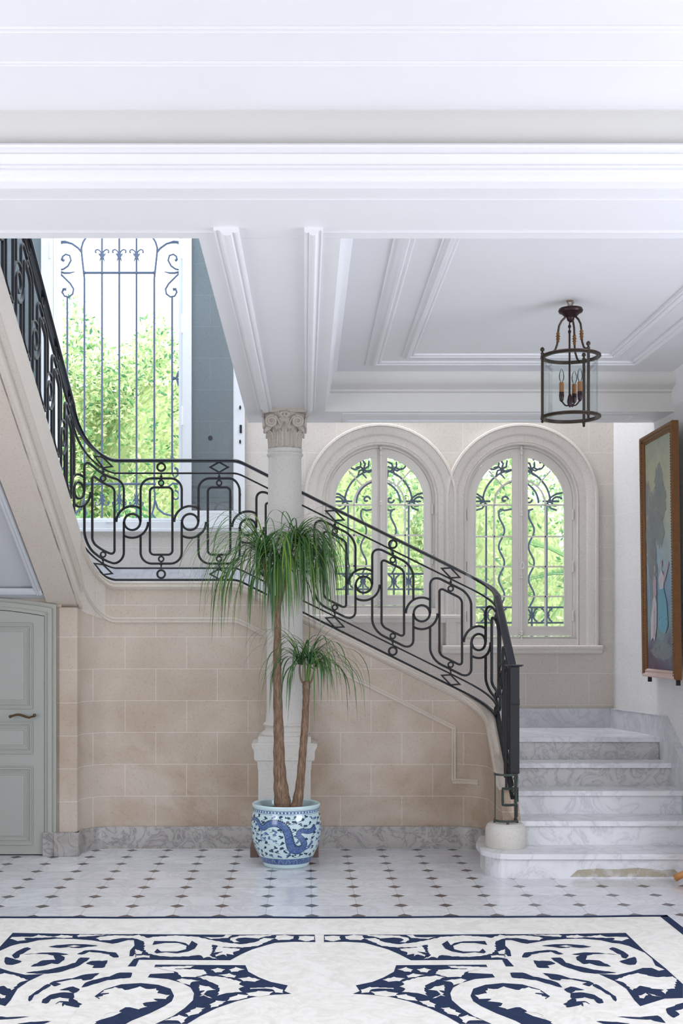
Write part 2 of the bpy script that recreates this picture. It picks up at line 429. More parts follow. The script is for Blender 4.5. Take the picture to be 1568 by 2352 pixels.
# panel mouldings on beam soffits (raised, mitred runs)
def run(prof, pts, closed=False):
    """sweep profile (offset, z) along plan polyline with mitres; offset to the left of travel"""
    pts = [Vector((x, y, 0)) for x, y in pts]; N = len(pts); rg = []
    for i, p in enumerate(pts):
        a = (pts[i]-pts[i-1]).normalized() if (i > 0 or closed) else None
        c = (pts[(i+1) % N]-pts[i]).normalized() if (i < N-1 or closed) else None
        if a is None: a = c
        if c is None: c = a
        na = Vector((-a.y, a.x, 0)); nc = Vector((-c.y, c.x, 0)); m = (na+nc).normalized(); k = 1/max(.3, m.dot(na))
        rg.append([Vector((p.x+m.x*o*k, p.y+m.y*o*k, z)) for o, z in prof])
    return MB().rings(rg, closed)
def pprof(w, h, z):
    q = [(-.5, 0), (-.5, .35), (-.42, .45), (-.36, .35), (-.25, .42), (-.1, .95), (.08, 1.0), (.2, .9), (.26, .6), (.33, .7), (.42, .65), (.5, .45), (.5, 0)]
    return [(a*w, z-c*h) for a, c in q]
yj = 4.775
struct(run(pprof(.10, .034, BEAM_Z+.001), [(-.285, 8.62), (-.315, yj)]).build('trim_%d' % nn, 'white', smooth=True), 'raised plaster moulding along the left of the beam soffit'); nn += 1
struct(run(pprof(.075, .034, BEAM_Z+.001), [(.035, yj), (.035, 8.62)]).build('trim_%d' % nn, 'white', smooth=True), 'raised plaster moulding along the right of the beam soffit'); nn += 1
struct(run(pprof(.04, .005, BEAM_Z+.001), [(.06, 4.83), (4.2, 4.83)]).build('trim_%d' % nn, 'white', smooth=True)); nn += 1
struct(run(pprof(.04, .005, BEAM_Z+.001), [(-4.2, 4.83), (-.33, 4.83)]).build('trim_%d' % nn, 'white', smooth=True)); nn += 1
struct(run(pprof(.03, .004, BEAM_Z+.001), [(-4.2, 4.47), (4.2, 4.47)]).build('trim_%d' % nn, 'white', smooth=True)); nn += 1
struct(run(pprof(.05, .012, BEAM_Z+.001), [(.30, 8.84), (2.45, 8.84), (2.45, 9.12), (.30, 9.12)], True).build('trim_%d' % nn, 'white', smooth=True), 'long moulded panel under the beam by the arched windows'); nn += 1
# ceiling panel frames over the stairs
for x0, x1, yb, w in ((.47, 2.29, 8.27, .105), (.69, 2.08, 8.04, .08)):
    struct(run(pprof(w, .024, CEIL+.001), [(x0, 5.2), (x1, 5.2), (x1, yb), (x0, yb)], True).build('trim_%d' % nn, 'white', smooth=True), 'rectangular plaster panel moulding on the ceiling over the steps'); nn += 1
# cove and cornice steps round the stair ceiling
def cove_prof(sgn=1):
    p = [(0, CEIL+.02), (.0, BEAM_Z+.0)]
    return p
b = MB()
# back side (towards arched windows): face 3.22-3.36 then cove to ceiling
bp = [(8.80, 3.225), (8.738, 3.221), (8.738, 3.355), (8.70, 3.36), (8.69, 3.372), (8.66, 3.378)]+[(8.66-.02-.10*math.sin(PI/2*i/6)*1.0, 3.385+.085*(1-math.cos(PI/2*i/6))) for i in range(7)]+[(8.54, CEIL+.02), (8.80, CEIL+.02)]
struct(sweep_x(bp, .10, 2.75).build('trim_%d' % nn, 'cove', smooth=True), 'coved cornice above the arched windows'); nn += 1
sp_ = [(.12, 3.222), (.147, 3.222), (.150, 3.26), (.175, 3.30), (.18, 3.36), (.20, 3.43), (.235, CEIL+.01), (.12, CEIL+.01)]
b = MB().rings([[Vector((x, y, z)) for x, z in sp_] for y in (4.9, 8.78)])
struct(b.build('trim_%d' % nn, 'white', smooth=True), 'bright cornice edge along the beam over the steps'); nn += 1
b = MB().rings([[Vector((2.85-x*1.0, y, z)) for x, z in sp_] for y in (4.9, 8.78)])
struct(b.build('trim_%d' % nn, 'white', smooth=True)); nn += 1

# --- baseboards ---
b = MB(); b.box(-1.885, 8.60, 0, -1.80, 8.64, .17); b.box(-1.80, 8.585, 0, -1.625, 8.66, .17); b.box(-1.66, 8.6, 0, -1.622, 8.95, .17)
struct(b.build('baseboard_left', 'marble_base', bevel=.003), 'pale veined marble plinth beside the door')

# --- stair wall (string) ---
b = MB(); SA = srange(S1, SE, .03)
NO, NI = .06, -.06
def PE(s, z, n):   # extends straight beyond the end of the path
    if s > SE:
        p = PM(SE, z, n); p.y -= (s-SE); return p
    return PM(s, z, n)
def baseE(s): return base(s) if s <= SE else base(SE)-.5*(s-SE)
rg = []
for s in SA:
    t_ = baseE(s)-.015
    if s > SE-.2: t_ = max(.30, t_-.9*(s-(SE-.2)))
    rg.append([PE(s, 0, NO), PE(s, t_-.05, NO), PE(s, t_, NO-.0), PE(s, t_, NI), PE(s, 0, NI)])
b.rings(rg)
struct(b.build('wall_middle', 'stone_low', smooth=True), 'warm beige limestone wall carrying the stair railing')
# flight string going up left
b = MB(); rg = []
for s in srange(0, S1+LQ*.8, .1):
    t_ = base(s)-.015; lo = base(s)-.60 if s < S1 else 1.777-(s-S1)*.2
    rg.append([PM(s, lo, NO), PM(s, lo+.04, NO+.0), PM(s, t_, NO), PM(s, t_, NI), PM(s, lo+.0, NI-.10)])
b.rings(rg); struct(b.build('trim_%d' % nn, 'stone_plain', smooth=True), 'beige stone string of the upper flight'); nn += 1
struct(MB().rings([[PE(s, z, n) for n, z in ((.0, .0), (.095, .0), (.095, .150), (.088, .163), (.0, .163))] for s in srange(S1+.02, S3+LQ*.9, .03)]).build('baseboard_middle', 'marble_base', smooth=True), 'grey marble baseboard under the stair wall')
# moulded cap under the railing
def cap(prof, s0, s1, mat, label, fz=base, step=.03):
    global nn
    rg = [[PE(s, fz(s)+z, NO+n) for n, z in prof] for s in srange(s0, s1, step)]
    struct(MB().rings(rg).build('trim_%d' % nn, mat, smooth=True), label); nn += 1
cap([(-.12, -.03), (.012, -.030), (.018, -.022), (.012, -.012), (-.12, -.012)], S1+.05, SE-.1, 'stone_plain', 'flat stone ledge under the railing')
cap([(-.01, -.075), (.008, -.072), (.014, -.062), (.022, -.056), (.024, -.048), (.014, -.042), (.012, -.03), (-.01, -.03)], S1+.05, SE-.15, 'stone_plain', 'rounded moulding below the stair ledge')
# double bead outlining the string
bead = [(-.01, -.026), (.006, -.024), (.011, -.017), (.006, -.010), (.003, -.006), (.007, 0), (.012, .008), (.006, .016), (-.01, .018)]
sx = lambda X: S2+(X+1.42)
cap(bead, 0, sx(1.123), 'stone_plain', 'double bead moulding following the stairs', lambda s: base(s)-.297+(.0 if s > S2 else (-.02 if s < S1 else -.02*(1-(s-S1)/LQ))), .03)
rg = [[PM(sx(1.115)+n2, z, NO+n) for n, n2 in ((-.01, -.02), (.006, -.02), (.011, -.012), (.004, -.004), (.004, .002), (.011, .010), (.006, .018), (-.01, .018))] for z in (.905, .505)]
struct(MB().rings(rg).build('trim_%d' % nn, 'stone_plain', smooth=True)); nn += 1
cap(bead, sx(1.10), S3+LQ*.55, 'stone_plain', 'double bead end of the stair wall moulding', lambda s: .50, .03)
# extra parallel mouldings on the upper string
cap([(-.01, -.045), (.012, -.042), (.02, -.03), (.012, -.015), (.008, .0), (.016, .018), (.020, .028), (.008, .036), (-.01, .04)], 0, S1+.03, 'stone_plain', 'wide flat moulding low on the upper string', lambda s: base(s)-.395, .1)
cap([(-.01, -.035), (.022, -.035), (.026, -.01), (.016, .012), (.018, .03), (-.01, .035)], 0, S1+.0, 'stone_plain', 'lower edge moulding of the upper string', lambda s: base(s)-.565, .1)
# pier left of the wall
b = MB(); b.box(-1.775, 8.63, 0, -1.64, 9.1, 1.79); b.box(-1.80, 8.66, 0, -1.775, 8.8, 1.79)
b.box(-1.83, 8.648, 0, -1.772, 8.80, 1.79)
struct(b.build('wall_pier', 'stone_low', bevel=.012), 'narrow beige stone pier beside the sage door')
# soffit of the upper flight and landing body
sl = .54
def zso(y): return 1.80+sl*(8.72-y)
b = MB(); v = []
b.add([(-1.72, 8.80, 1.775), (-3.3, 8.80, 1.775), (-3.3, 5.4, zso(5.4)), (-1.72, 5.4, zso(5.4)), (-1.72, 8.80, 1.9), (-3.3, 8.80, 1.9), (-3.3, 5.4, zso(5.4)+.2), (-1.72, 5.4, zso(5.4)+.2)],
      [(0, 1, 2, 3), (4, 5, 6, 7), (0, 1, 5, 4), (2, 3, 7, 6), (0, 3, 7, 4), (1, 2, 6, 5)])
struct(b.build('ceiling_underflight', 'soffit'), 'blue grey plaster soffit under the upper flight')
q = [(-.5, 0), (-.4, .6), (-.2, 1), (0, .7), (.15, 1), (.4, .5), (.5, 0)]
def sofpt(x, y, dz=0): return Vector((x, y, 1.775+sl*(8.76-y)-dz))
rg = []
fr = [(-1.90, 8.52), (-1.90, 5.5), (-3.1, 5.5), (-3.1, 8.52)]
b = MB()
for i in range(4):
    a = Vector((*fr[i], 0)); c = Vector((*fr[(i+1) % 4], 0)); d_ = (c-a).normalized(); nrm = Vector((-d_.y, d_.x, 0))
    b.rings([[sofpt(p.x+nrm.x*o*.06, p.y+nrm.y*o*.06, h*.022) for o, h in q] for p in (a-d_*.03, c+d_*.03)])
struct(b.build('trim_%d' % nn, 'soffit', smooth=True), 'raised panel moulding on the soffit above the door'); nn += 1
# inner string strip below soffit
b = MB().add([Vector((x, y, 1.765+sl*(8.76-y)-dz)) for y in (8.70, 5.5) for x, dz in ((-1.64, 0), (-1.80, .0), (-1.80, -.05), (-1.64, -.05))], [(0, 1, 5, 4), (1, 2, 6, 5), (2, 3, 7, 6), (3, 0, 4, 7), (0, 1, 2, 3), (4, 5, 6, 7)])
struct(b.build('trim_%d' % nn, 'stone_plain'), 'underside edge of the upper string'); nn += 1
# door wall
DL, DR = -3.05, P(102, 0, 8.63).x
zt = P(0, 1412, 8.63).z
loop = [(-4.3, 0), (DL-.08, 0)]+[(DL-.08, zt+.03)]+[(lerp(DL-.08, DR+.085, i/10), zt+.03+.035*math.sin(PI*i/10)) for i in range(1, 10)]+[(DR+.085, zt+.03), (DR+.085, 0), (-1.76, 0), (-1.76, 1.87), (-4.3, 1.95)]
b = MB(); b.slab([loop], lambda x, z: Vector((x, 8.66, z)), lambda x, z: Vector((x, 8.95, z)))
struct(b.build('wall_door', 'stone_low'), 'short stone wall around the sage green door')

# ================= DOOR =================
def archtop(x): # segmental head
    t = (x-DL)/(DR-DL); return zt-.012+.10*(4*t*(1-t))**1.0*.55
door = thing('door_1', 'sage green panelled door under the stairs', 'door', (DL, 8.64, 0)); door['kind'] = 'structure'
xs = [lerp(DL, DR, i/20) for i in range(21)]
lp = [(DL, .01), (DR, .01)]+[(x, archtop(x)) for x in reversed(xs)]
b = MB(); b.slab([lp], lambda x, z: Vector((x, 8.625, z)), lambda x, z: Vector((x, 8.665, z))); b.build('door_leaf', 'door', door, bevel=.003)
def panel(x0, x1, z0, z1):
    b = MB()
    def fr_(o, w, d0, d1):
        X0, X1, Z0, Z1 = x0+o, x1-o, z0+o, z1-o
        pr = [(0, 0), (.0, d1), (w*.25, d1*1.0), (w*.4, d1*.55), (w*.7, d1*.7), (w, 0)]
        cs = [(X0, Z0), (X1, Z0), (X1, Z1), (X0, Z1)]
        sg = [(1, 1), (-1, 1), (-1, -1), (1, -1)]
        b.rings([[Vector((cx+sx_*oo, 8.626-dd, cz+sz_*oo)) for oo, dd in pr] for (cx, cz), (sx_, sz_) in zip(cs, sg)], closed=True)
    fr_(0, .028, 0, .013); fr_(.034, .018, 0, .008)
    X0, X1, Z0, Z1 = x0+.052, x1-.052, z0+.052, z1-.052
    b.box(X0+.012, 8.617, Z0+.012, X1-.012, 8.63, Z1-.012)
    return b.build('door_panel', 'door', door, bevel=.004)
PX1 = P(76, 0, 8.63).x; PX0 = DL+(DR-PX1)
for y0, y1 in ((1940, 1760), (1731, 1657), (1628, 1431)):
    panel(PX0, PX1, P(0, y0, 8.63).z, P(0, y1, 8.63).z)
b = MB(); hx = P(40, 1644, 8.6)
pts = [P(21+(80-21)*t, 1645+3.5*math.sin(t*2*PI*1.0+2.6)-2*(t > .85), 8.575) for t in [i/14 for i in range(15)]]
b.tube(pts, [.006+.003*math.sin(PI*i/14)+(.004 if i < 2 else 0) for i in range(15)], 8)
b.tube([P(79, 1643, 8.57), P(79, 1643, 8.63)], .012, 12); b.ball(P(79, 1643, 8.57), .012)
b.build('door_handle', 'brass', door, smooth=True, label='curved brass lever handle')
# frame
def framept(o, x, z): return x, z
b = MB()
for o0, o1, d in ((.004, .030, .035), (.030, .058, .05), (.058, .085, .03)):
    outl = [(DR+o1, 0)]+[(lerp(DR+o1, DL-o1, i/20), archtop(lerp(DR, DL, i/20))+o1) for i in range(21)]+[(DL-o1, 0)]
    inl = [(DR+o0, 0)]+[(lerp(DR+o0, DL-o0, i/20), archtop(lerp(DR, DL, i/20))+o0) for i in range(21)]+[(DL-o0, 0)]
    b.slab([outl+inl[::-1]], lambda x, z: Vector((x, 8.655-d, z)), lambda x, z: Vector((x, 8.67, z)))
b.build('door_frame', 'door_frame', door, bevel=.003)
b = MB(); b.box(DL-.02, 8.672, 0, DR+.02, 8.69, zt+.1); b.build('door_reveal', 'gap', door)

# ================= STAIRS =================
nos = [7.78, 8.10, 8.40, 8.67, 8.93]
st = thing('marble_staircase', 'white veined marble staircase turning up behind the iron railing', 'staircase', (2.0, 8.3, 0))
def treadslab(loop, z, h=.034):
    return loop
RZ = .165
for k in range(5):
    z = RZ*(k+1); y0 = nos[k]; y1 = nos[k+1]+.06 if k < 4 else 9.86
    if k == 0:
        r = .20; cx_, cy_ = 1.17+r, y0+r
        lp = [(2.70, y0), (cx_, y0)]+[(cx_+r*math.cos(a), cy_+r*math.sin(a)) for a in [PI*1.5-PI/2*i/12 for i in range(1, 13)]]+[(1.17, y0+.42), (1.24, 8.5), (2.70, 8.5)]
        inset = .03
        r2 = r-inset
        lp2 = [(2.70, y0+inset), (cx_, y0+inset)]+[(cx_+r2*math.cos(a), cy_+r2*math.sin(a)) for a in [PI*1.5-PI/2*i/12 for i in range(1, 13)]]+[(1.20, y0+.42), (1.27, 8.47), (2.70, 8.47)]
    elif k < 4:
        xl = 1.41
        lp = [(2.705, y0), (xl, y0), (xl, y1), (2.705, y1)]
        lp2 = [(2.705, y0+.03), (xl, y0+.03), (xl, y1-.005), (2.705, y1-.005)]
    else:
        lp = [(2.68, 8.93), (1.33, 8.93), (1.33, 9.86), (2.55, 9.86), (2.56, 9.75), (2.66, 9.4)]
        lp2 = [(2.65, 8.96), (1.33, 8.96), (1.33, 9.5), (2.55, 9.5)]
    step = MB().slab([lp2], lambda x, y: Vector((x, y, z-RZ if k else 0)), lambda x, y: Vector((x, y, z-.034)))
    so = step.build('step', 'marble_riser' if k > 2 else 'marble', st)
    MB().slab([lp], lambda x, y: Vector((x, y, z-.034)), lambda x, y: Vector((x, y, z))).build('tread', 'marble', so, bevel=.012)
    if k == 0:
        pass
xk = 1.33
for k in range(7):
    z = .825+.155*(k+1); x1 = 1.34-.28*k; x0 = x1-.28-.04 if k < 6 else -3.25
    MB().box(x0+.0, 9.04, z-.155 if k < 6 else z-.16, x1-.03, 9.86, z-.034).build('step', 'marble', st)
    MB().box(x0, 9.04, z-.034, x1, 9.86, z).build('tread', 'marble', st, bevel=.01)
MB().box(-3.25, 8.78, 1.78, -1.72, 9.10, 1.91).build('landing_slab', 'marble', st)
for k in range(10):
    z = 1.91+.162*(k+1); y1 = 8.80-.3*k
    MB().box(-3.25, y1-.33, 1.80+sl*(8.72-(y1-.33))+.02, -1.73, y1-.03, z-.034).build('step', 'marble', st)
    MB().box(-3.25, y1-.33, z-.034, -1.73, y1, z).build('tread', 'marble', st, bevel=.01)
# stain on the lowest riser
sb = [(0, 0), (.05, .045), (.18, .055), (.30, .05), (.45, .06), (.60, .045), (.68, .05), (.72, .02), (.70, 0)]
t = NT('ochre_stain', .5, (.42, .35, .20)); v = t.coord()
M['ochre'] = t.m
tmix = t.n('MixShader', {0: t.ramp(t.noise(v, 12, 4), [(.35, (.15, .15, .15)), (.6, (.6, .6, .6))])}); trn = t.n('BsdfTransparent')
t.t.links.new(trn.outputs[0], tmix.inputs[1]); t.t.links.new(t.b.outputs[0], tmix.inputs[2]); t.t.links.new(tmix.outputs[0], t.t.nodes['Material Output'].inputs[0])
sx0 = P(1308, 0, 7.81).x
MB().poly([[(sx0+a, .012+c_) for a, c_ in sb]], lambda x, z: Vector((x, 7.8085, z))).build('stain', 'ochre', st, fix=False, label='ochre brown stain on the lowest riser')
# marble skirting on walls along the stairs
def curve_skirt(pts, name, lab, th=.035):
    b = MB(); rg = []
    for i, (x, y, z0, z1) in enumerate(pts):
        a = Vector(pts[max(i-1, 0)][:2]); c = Vector(pts[min(i+1, len(pts)-1)][:2]); d_ = (c-a).normalized(); n_ = Vector((-d_.y, d_.x))
        rg.append([Vector((x, y, z0)), Vector((x+n_.x*th, y+n_.y*th, z0)), Vector((x+n_.x*th, y+n_.y*th, z1-.006)), Vector((x+n_.x*(th-.008), y+n_.y*(th-.008), z1)), Vector((x, y, z1))])
    b.rings(rg); return struct(b.build(name, 'marble_base_side', smooth=True), lab)
M['marble_base_side'] = marble('blue_grey_marble', (.62, .63, .65), (.40, .41, .44), .6, .35, 4.0)
pts = [(2.555, 9.86, .80, .983), (2.56, 9.78, .80, .983), (2.60, 9.62, .80, .983), (2.65, 9.42, .80, .984), (2.68, 9.2, .80, .985), (2.695, 8.95, .78, .988)]
for y in (8.90, 8.6, 8.3, 8.0, 7.8): pts.append((2.70, y, .0 if y < 8.65 else .3, max(.2, .988-.575*(8.9-y))))
for p_ in range(len(pts)): pts[p_] = pts[p_]
curve_skirt([(x, y, z0, z1) for x, y, z0, z1 in pts][::1], 'baseboard_right', 'bluish marble skirting rising beside the steps', th=-.05)
b = MB(); b.box(1.2, 9.845, .80, 2.57, 9.88, .983); struct(b.build('baseboard_back', 'marble_base_side', bevel=.003), 'grey marble skirting behind the landing')
b = MB(); z1 = .825
lp = [(1.25, .82), (1.25, .985), (-.55, 2.15), (-2.9, 2.15), (-2.9, 1.88), (-.45, 1.88)]
b.slab([lp], lambda x, z: Vector((x, 9.85, z)), lambda x, z: Vector((x, 9.88, z))); struct(b.build('baseboard_upper', 'marble_base_side'), 'sloping marble skirting along the second flight')

# ================= NEWEL BASE =================
NX, NY = 1.352, 8.065
nb = MB().lathe([(.0, .165), (.130, .165), (.136, .175), (.136, .285), (.131, .303), (.124, .308), (.124, .314), (.114, .323), (.108, .326), (0, .328)], NX, NY, 48).build('newel_base', 'stone_pale', smooth=True)
nb.name = 'stone_drum'
tag(nb, 'round pale stone drum standing on the lowest marble step', 'plinth')

# ================= RAILING =================
rail = thing('stair_railing', 'black wrought iron stair railing with interlaced loops, rings and diamonds', 'railing', (0.0, 9.0, 2.0))
def bar2(b, pts, w=.0168, d=.018, closed=False):
    """bar following (s,z) points lying in the railing surface, rounded rectangular section"""
    N = len(pts); rg = []
    for i, (s, z) in enumerate(pts):
        if closed: a = pts[i-1]; c = pts[(i+1) % N]
        else: a = pts[max(i-1, 0)]; c = pts[min(i+1, N-1)]
        dx, dz = c[0]-a[0], c[1]-a[1]; L = math.hypot(dx, dz) or 1e-6; nx, nz = -dz/L, dx/L
        # mitre for sharp corners
        k = 1.0
        if (closed or 0 < i < N-1):
            e1 = (s-a[0], z-a[1]); e2 = (c[0]-s, c[1]-z); l1 = math.hypot(*e1) or 1e-6; l2 = math.hypot(*e2) or 1e-6
            cs = (e1[0]*e2[0]+e1[1]*e2[1])/(l1*l2)
            if cs < .8:
                n1 = (-e1[1]/l1, e1[0]/l1); n2 = (-e2[1]/l2, e2[0]/l2); mx_ = n1[0]+n2[0]; mz_ = n1[1]+n2[1]; l = math.hypot(mx_, mz_) or 1e-6
                nx, nz = mx_/l, mz_/l; k = min(2.2, 1/max(.35, nx*n1[0]+nz*n1[1]))
        r = []
        for aa, dd in ((.5, .28), (.3, .5), (-.3, .5), (-.5, .28), (-.5, -.28), (-.3, -.5), (.3, -.5), (.5, -.28)):
            r.append(PM(s+nx*w*aa*k, z+nz*w*aa*k, dd*d))
        rg.append(r)
    b.rings(rg, closed)
K = .000626
def A2(cs, cz, r, a0, a1, n=18): return [(cs+r*math.cos(math.radians(a0+(a1-a0)*i/n)), cz+r*math.sin(math.radians(a0+(a1-a0)*i/n))) for i in range(n+1)]
U = 695*K
def roundcorner(cx, cv, r, a0, a1, s0, n=8):
    return [(cx+r*math.cos(math.radians(a0+(a1-a0)*i/n)), cv+r*math.sin(math.radians(a0+(a1-a0)*i/n))) for i in range(n+1)]
def unit(sc_, diamond, last=False, first=False):
    def T(pts): return [(sc_+u*K, base(min(SE, max(0, sc_+u*K)))+v_*K) for u, v_ in pts]
    def circ(u, v_, r, w=.0135):
        cz = base(sc_+u*K)+v_*K
        bar2(b, A2(sc_+u*K, cz, r*K, 0, 360-20, 17), w, .017, True)
    def dens(p, q, n=8): return [(lerp(p[0], q[0], i/n), lerp(p[1], q[1], i/n)) for i in range(1, n)]
    b = MB()
    # inner rounded rectangle
    hw, r = 135, 52; t_, bo = 1115, 307
    pts = roundcorner(hw-r, t_-r, r, 0, 90, 0)+roundcorner(-hw+r, t_-r, r, 90, 180, 0)+roundcorner(-hw+r, bo+r, r, 180, 270, 0)+roundcorner(hw-r, bo+r, r, 270, 360, 0)
    q = []
    for i, p in enumerate(pts):
        n_ = pts[(i+1) % len(pts)]; q.append(p)
        if math.hypot(n_[0]-p[0], n_[1]-p[1]) > 60: q += dens(p, n_)
    bar2(b, T(q), closed=True)
    b.build('inner_loop', 'iron', rail, smooth=True)
    b = MB()
    HW = 247; R = 135
    # link ring positions right of this unit and left of this unit (unsheared circles)
    uc = 347.5; r_link = 190
    zr = base(min(SE, sc_+uc*K))+700*K; zl = base(sc_-uc*K)+700*K
    dx = (uc-HW)*K; hh = math.sqrt((r_link*K)**2-dx**2)
    # arch: left leg down to ring on the left, right leg down to the link arc on the right
    pts = T(roundcorner(-HW+R, 1223-R, R, 180, 90, 0, 10)+dens((-HW+R, 1223), (HW-R, 1223), 4)+roundcorner(HW-R, 1223-R, R, 90, 0, 0, 10))
    sl_ = sc_-HW*K; sr_ = sc_+HW*K
    left = [(sl_, lerp(zl, pts[0][1], i/8)) for i in range(8)]
    zend = zr+hh if not last else base(SE)+700*K
    right = [(sr_, lerp(pts[-1][1], zend, i/6)) for i in range(1, 7)]
    bar2(b, left+pts+right); b.build('arch_bar', 'iron', rail, smooth=True); b = MB()
    # lower U: left leg starts at lower link arc, right leg up to ring on right
    pts = T(roundcorner(-HW+R, 200+R, R, 180, 270, 0, 10)+dens((-HW+R, 200), (HW-R, 200), 4)+roundcorner(HW-R, 200+R, R, 270, 360, 0, 10))
    left = [(sl_, lerp(zl-hh, pts[0][1], i/6)) for i in range(6)]
    right = [(sr_, lerp(pts[-1][1], zr, i/8)) for i in range(1, 9)]
    bar2(b, left+pts+right)
    b.build('bowl_bar', 'iron', rail, smooth=True)
    if not last:
        b = MB()
        scx = sc_+uc*K
        bar2(b, A2(scx, zr, 97*K, 0, 345, 23), closed=True)
        b.build('link_ring', 'iron', rail, smooth=True)
        b = MB()
        bar2(b, A2(scx, zr+0*K, r_link*K, 180, 58, 18)); b.build('link_arc', 'iron', rail, smooth=True); b = MB(); bar2(b, A2(scx, zr, r_link*K, 238, 360, 18))
        # tails joining the inner rectangles (short vertical blend)
        b.build('link_arc', 'iron', rail, smooth=True)
    # small rings, beads, big ring or diamond
    b = MB()
    for v_ in (1172-3, 255): circ(0, v_, 30, .0125); b.build('small_ring', 'iron', rail, smooth=True); b = MB()
    for v0, v1 in ((1200, 1285), (145, 226)):
        s_0 = sc_; bz = base(sc_); b = MB()
        bar2(b, [(s_0, bz+v0*K), (s_0, bz+v1*K)], .010, .014)
        b.ball(PM(s_0, bz+(v0+v1)/2*K+.003, 0), .0105, 8)
        b.build('beaded_tie', 'iron', rail, smooth=True)
    for v_ in (1358, 74):
        b = MB()
        if diamond:
            q = [(-108, 0), (0, 60), (108, 0), (0, -60)]
            pts = [(sc_+u*K, base(min(SE, sc_+u*K*1.0))+(v_+w_)*K) for u, w_ in q]
            bar2(b, pts, .0125, .017, True)
        else: circ(0, v_, 47, .0150)
        b.build('diamond' if diamond else 'rail_ring', 'iron', rail, smooth=True)
c0 = sx(-1.515+.435)     # ring under the rail nearest the landing corner
centres = [(c0+U*(k-1), (k % 2 == 0)) for k in range(-6, 9)]
for cc, dm in centres:
    if cc-.16 < .05 or cc+.155 > SE+.02: continue
    unit(cc, dm, last=(cc+U+.155 > SE+.02))
def railbar(name, off, w, h, mat, s0=0.0, s1=None, prof=None):
    s1 = SE if s1 is None else s1
    pr = prof or [(.5, .2), (.35, .5), (-.35, .5), (-.5, .2), (-.5, -.2), (-.35, -.5), (.35, -.5), (.5, -.2)]
    rg = [[PM(s, base(s)+off+b_*h, a_*w) for a_, b_ in pr] for s in srange(s0, s1, .025)]
    return MB().rings(rg).build(name, mat, rail, smooth=True)
railbar('handrail', 1438*K, .052, .024, 'handrail', prof=[(.5, -.1), (.5, .15), (.38, .42), (.2, .5), (-.2, .5), (-.38, .42), (-.5, .15), (-.5, -.1), (-.3, -.25), (-.3, -.6), (.3, -.6), (.3, -.25)])
railbar('upper_rail', 1285*K, .02, .013, 'iron')
railbar('lower_rail', 145*K, .02, .013, 'iron')
railbar('bottom_rail', .003, .028, .016, 'iron')
# newel post
px_, py_ = 1.405, 8.045
zt_ = P(0, 1531, 8.05).z
b = MB(); b.box(px_-.031, py_-.031, .66, px_+.031, py_+.031, zt_); b.box(px_-.034, py_-.034, 1.12, px_+.034, py_+.034, 1.13)
post = b.build('newel_post', 'iron', rail, bevel=.004)
b = MB(); b.box(px_-.046, py_-.046, zt_, px_+.046, py_+.046, zt_+.006); b.box(px_-.054, py_-.054, zt_+.006, px_+.054, py_+.054, zt_+.014); b.build('post_cap', 'handrail', post, bevel=.003)
b = MB(); b.box(px_+.031, py_-.01, 1.13, px_+.036, py_+.01, 1.16); b.build('post_collar', 'iron', post)
# vertical bars next to the post
b = MB()
for dx, dy, z0, z1 in ((-.045, .10, .62, 1.36), (-.05, .02, .56, 1.33)):
    b.box(px_+dx-.007, py_+dy-.008, z0, px_+dx+.007, py_+dy+.008, z1); b.build('post_bar', 'iron', rail, bevel=.002); b = MB()
# iron cage foot on the stone drum
foot = thing('newel_foot', 'x', 'x'); bpy.data.objects.remove(foot)
cx_, cy_, cr = 1.352, 8.06, .076
def cage(a, z, rr=cr): return Vector((cx_+rr*math.cos(math.radians(a)), cy_+rr*math.sin(math.radians(a)), z))
b = MB()
zb_, zt2 = .345, .655
for z, a0, a1 in ((zb_, 150, 395), (zt2, 160, 390)):
    b.rings([[cage(a, z-.007, cr-.004), cage(a, z-.007, cr+.004), cage(a, z+.007, cr+.004), cage(a, z+.007, cr-.004)] for a in range(a0, a1, 9)])
for a in (176, 270+74, 20):
    if a == 270+74: zz0, zz1 = zb_, zt2
    else: zz0, zz1 = zb_, zt2
    q0 = cage(a-6, 0); q1 = cage(a+6, 0)
    b.rings([[Vector((q.x, q.y, zz0)), Vector((q.x, q.y, zz1))] + [Vector((cx_+(q.x-cx_)*.9, cy_+(q.y-cy_)*.9, zz1)), Vector((cx_+(q.x-cx_)*.9, cy_+(q.y-cy_)*.9, zz0))] for q in (q0, q1)])
for a in (176, 270, 350): b.tube([cage(a, .326), cage(a, .345)], .008, 8)
fo = b.build('post_foot', 'verdigris', post, label='greenish iron cage foot')
b = MB()  # square spiral (key) on the front
def key(pts): b.tube([cage(a, z, cr) for a, z in pts], .009, 4)
pts = []
kp = [(345, .47), (345, .565), (245, .565), (245, .455), (330, .455)]
for i in range(len(kp)-1):
    for j in range(6): pts.append((lerp(kp[i][0], kp[i+1][0], j/6), lerp(kp[i][1], kp[i+1][1], j/6)))
pts.append(kp[-1]); key(pts)
pts = []
kp = [(330, .455), (330, .40)]
key([(330, .455), (330, .43), (332, .37)])
b.tube([cage(270+50*math.sin(i/10*PI*.9)+20, .60+.06*math.cos(i/10*PI*1.6+2.4), cr) for i in range(11)], .008, 6)
b.build('foot_scroll', 'verdigris', fo, smooth=True)

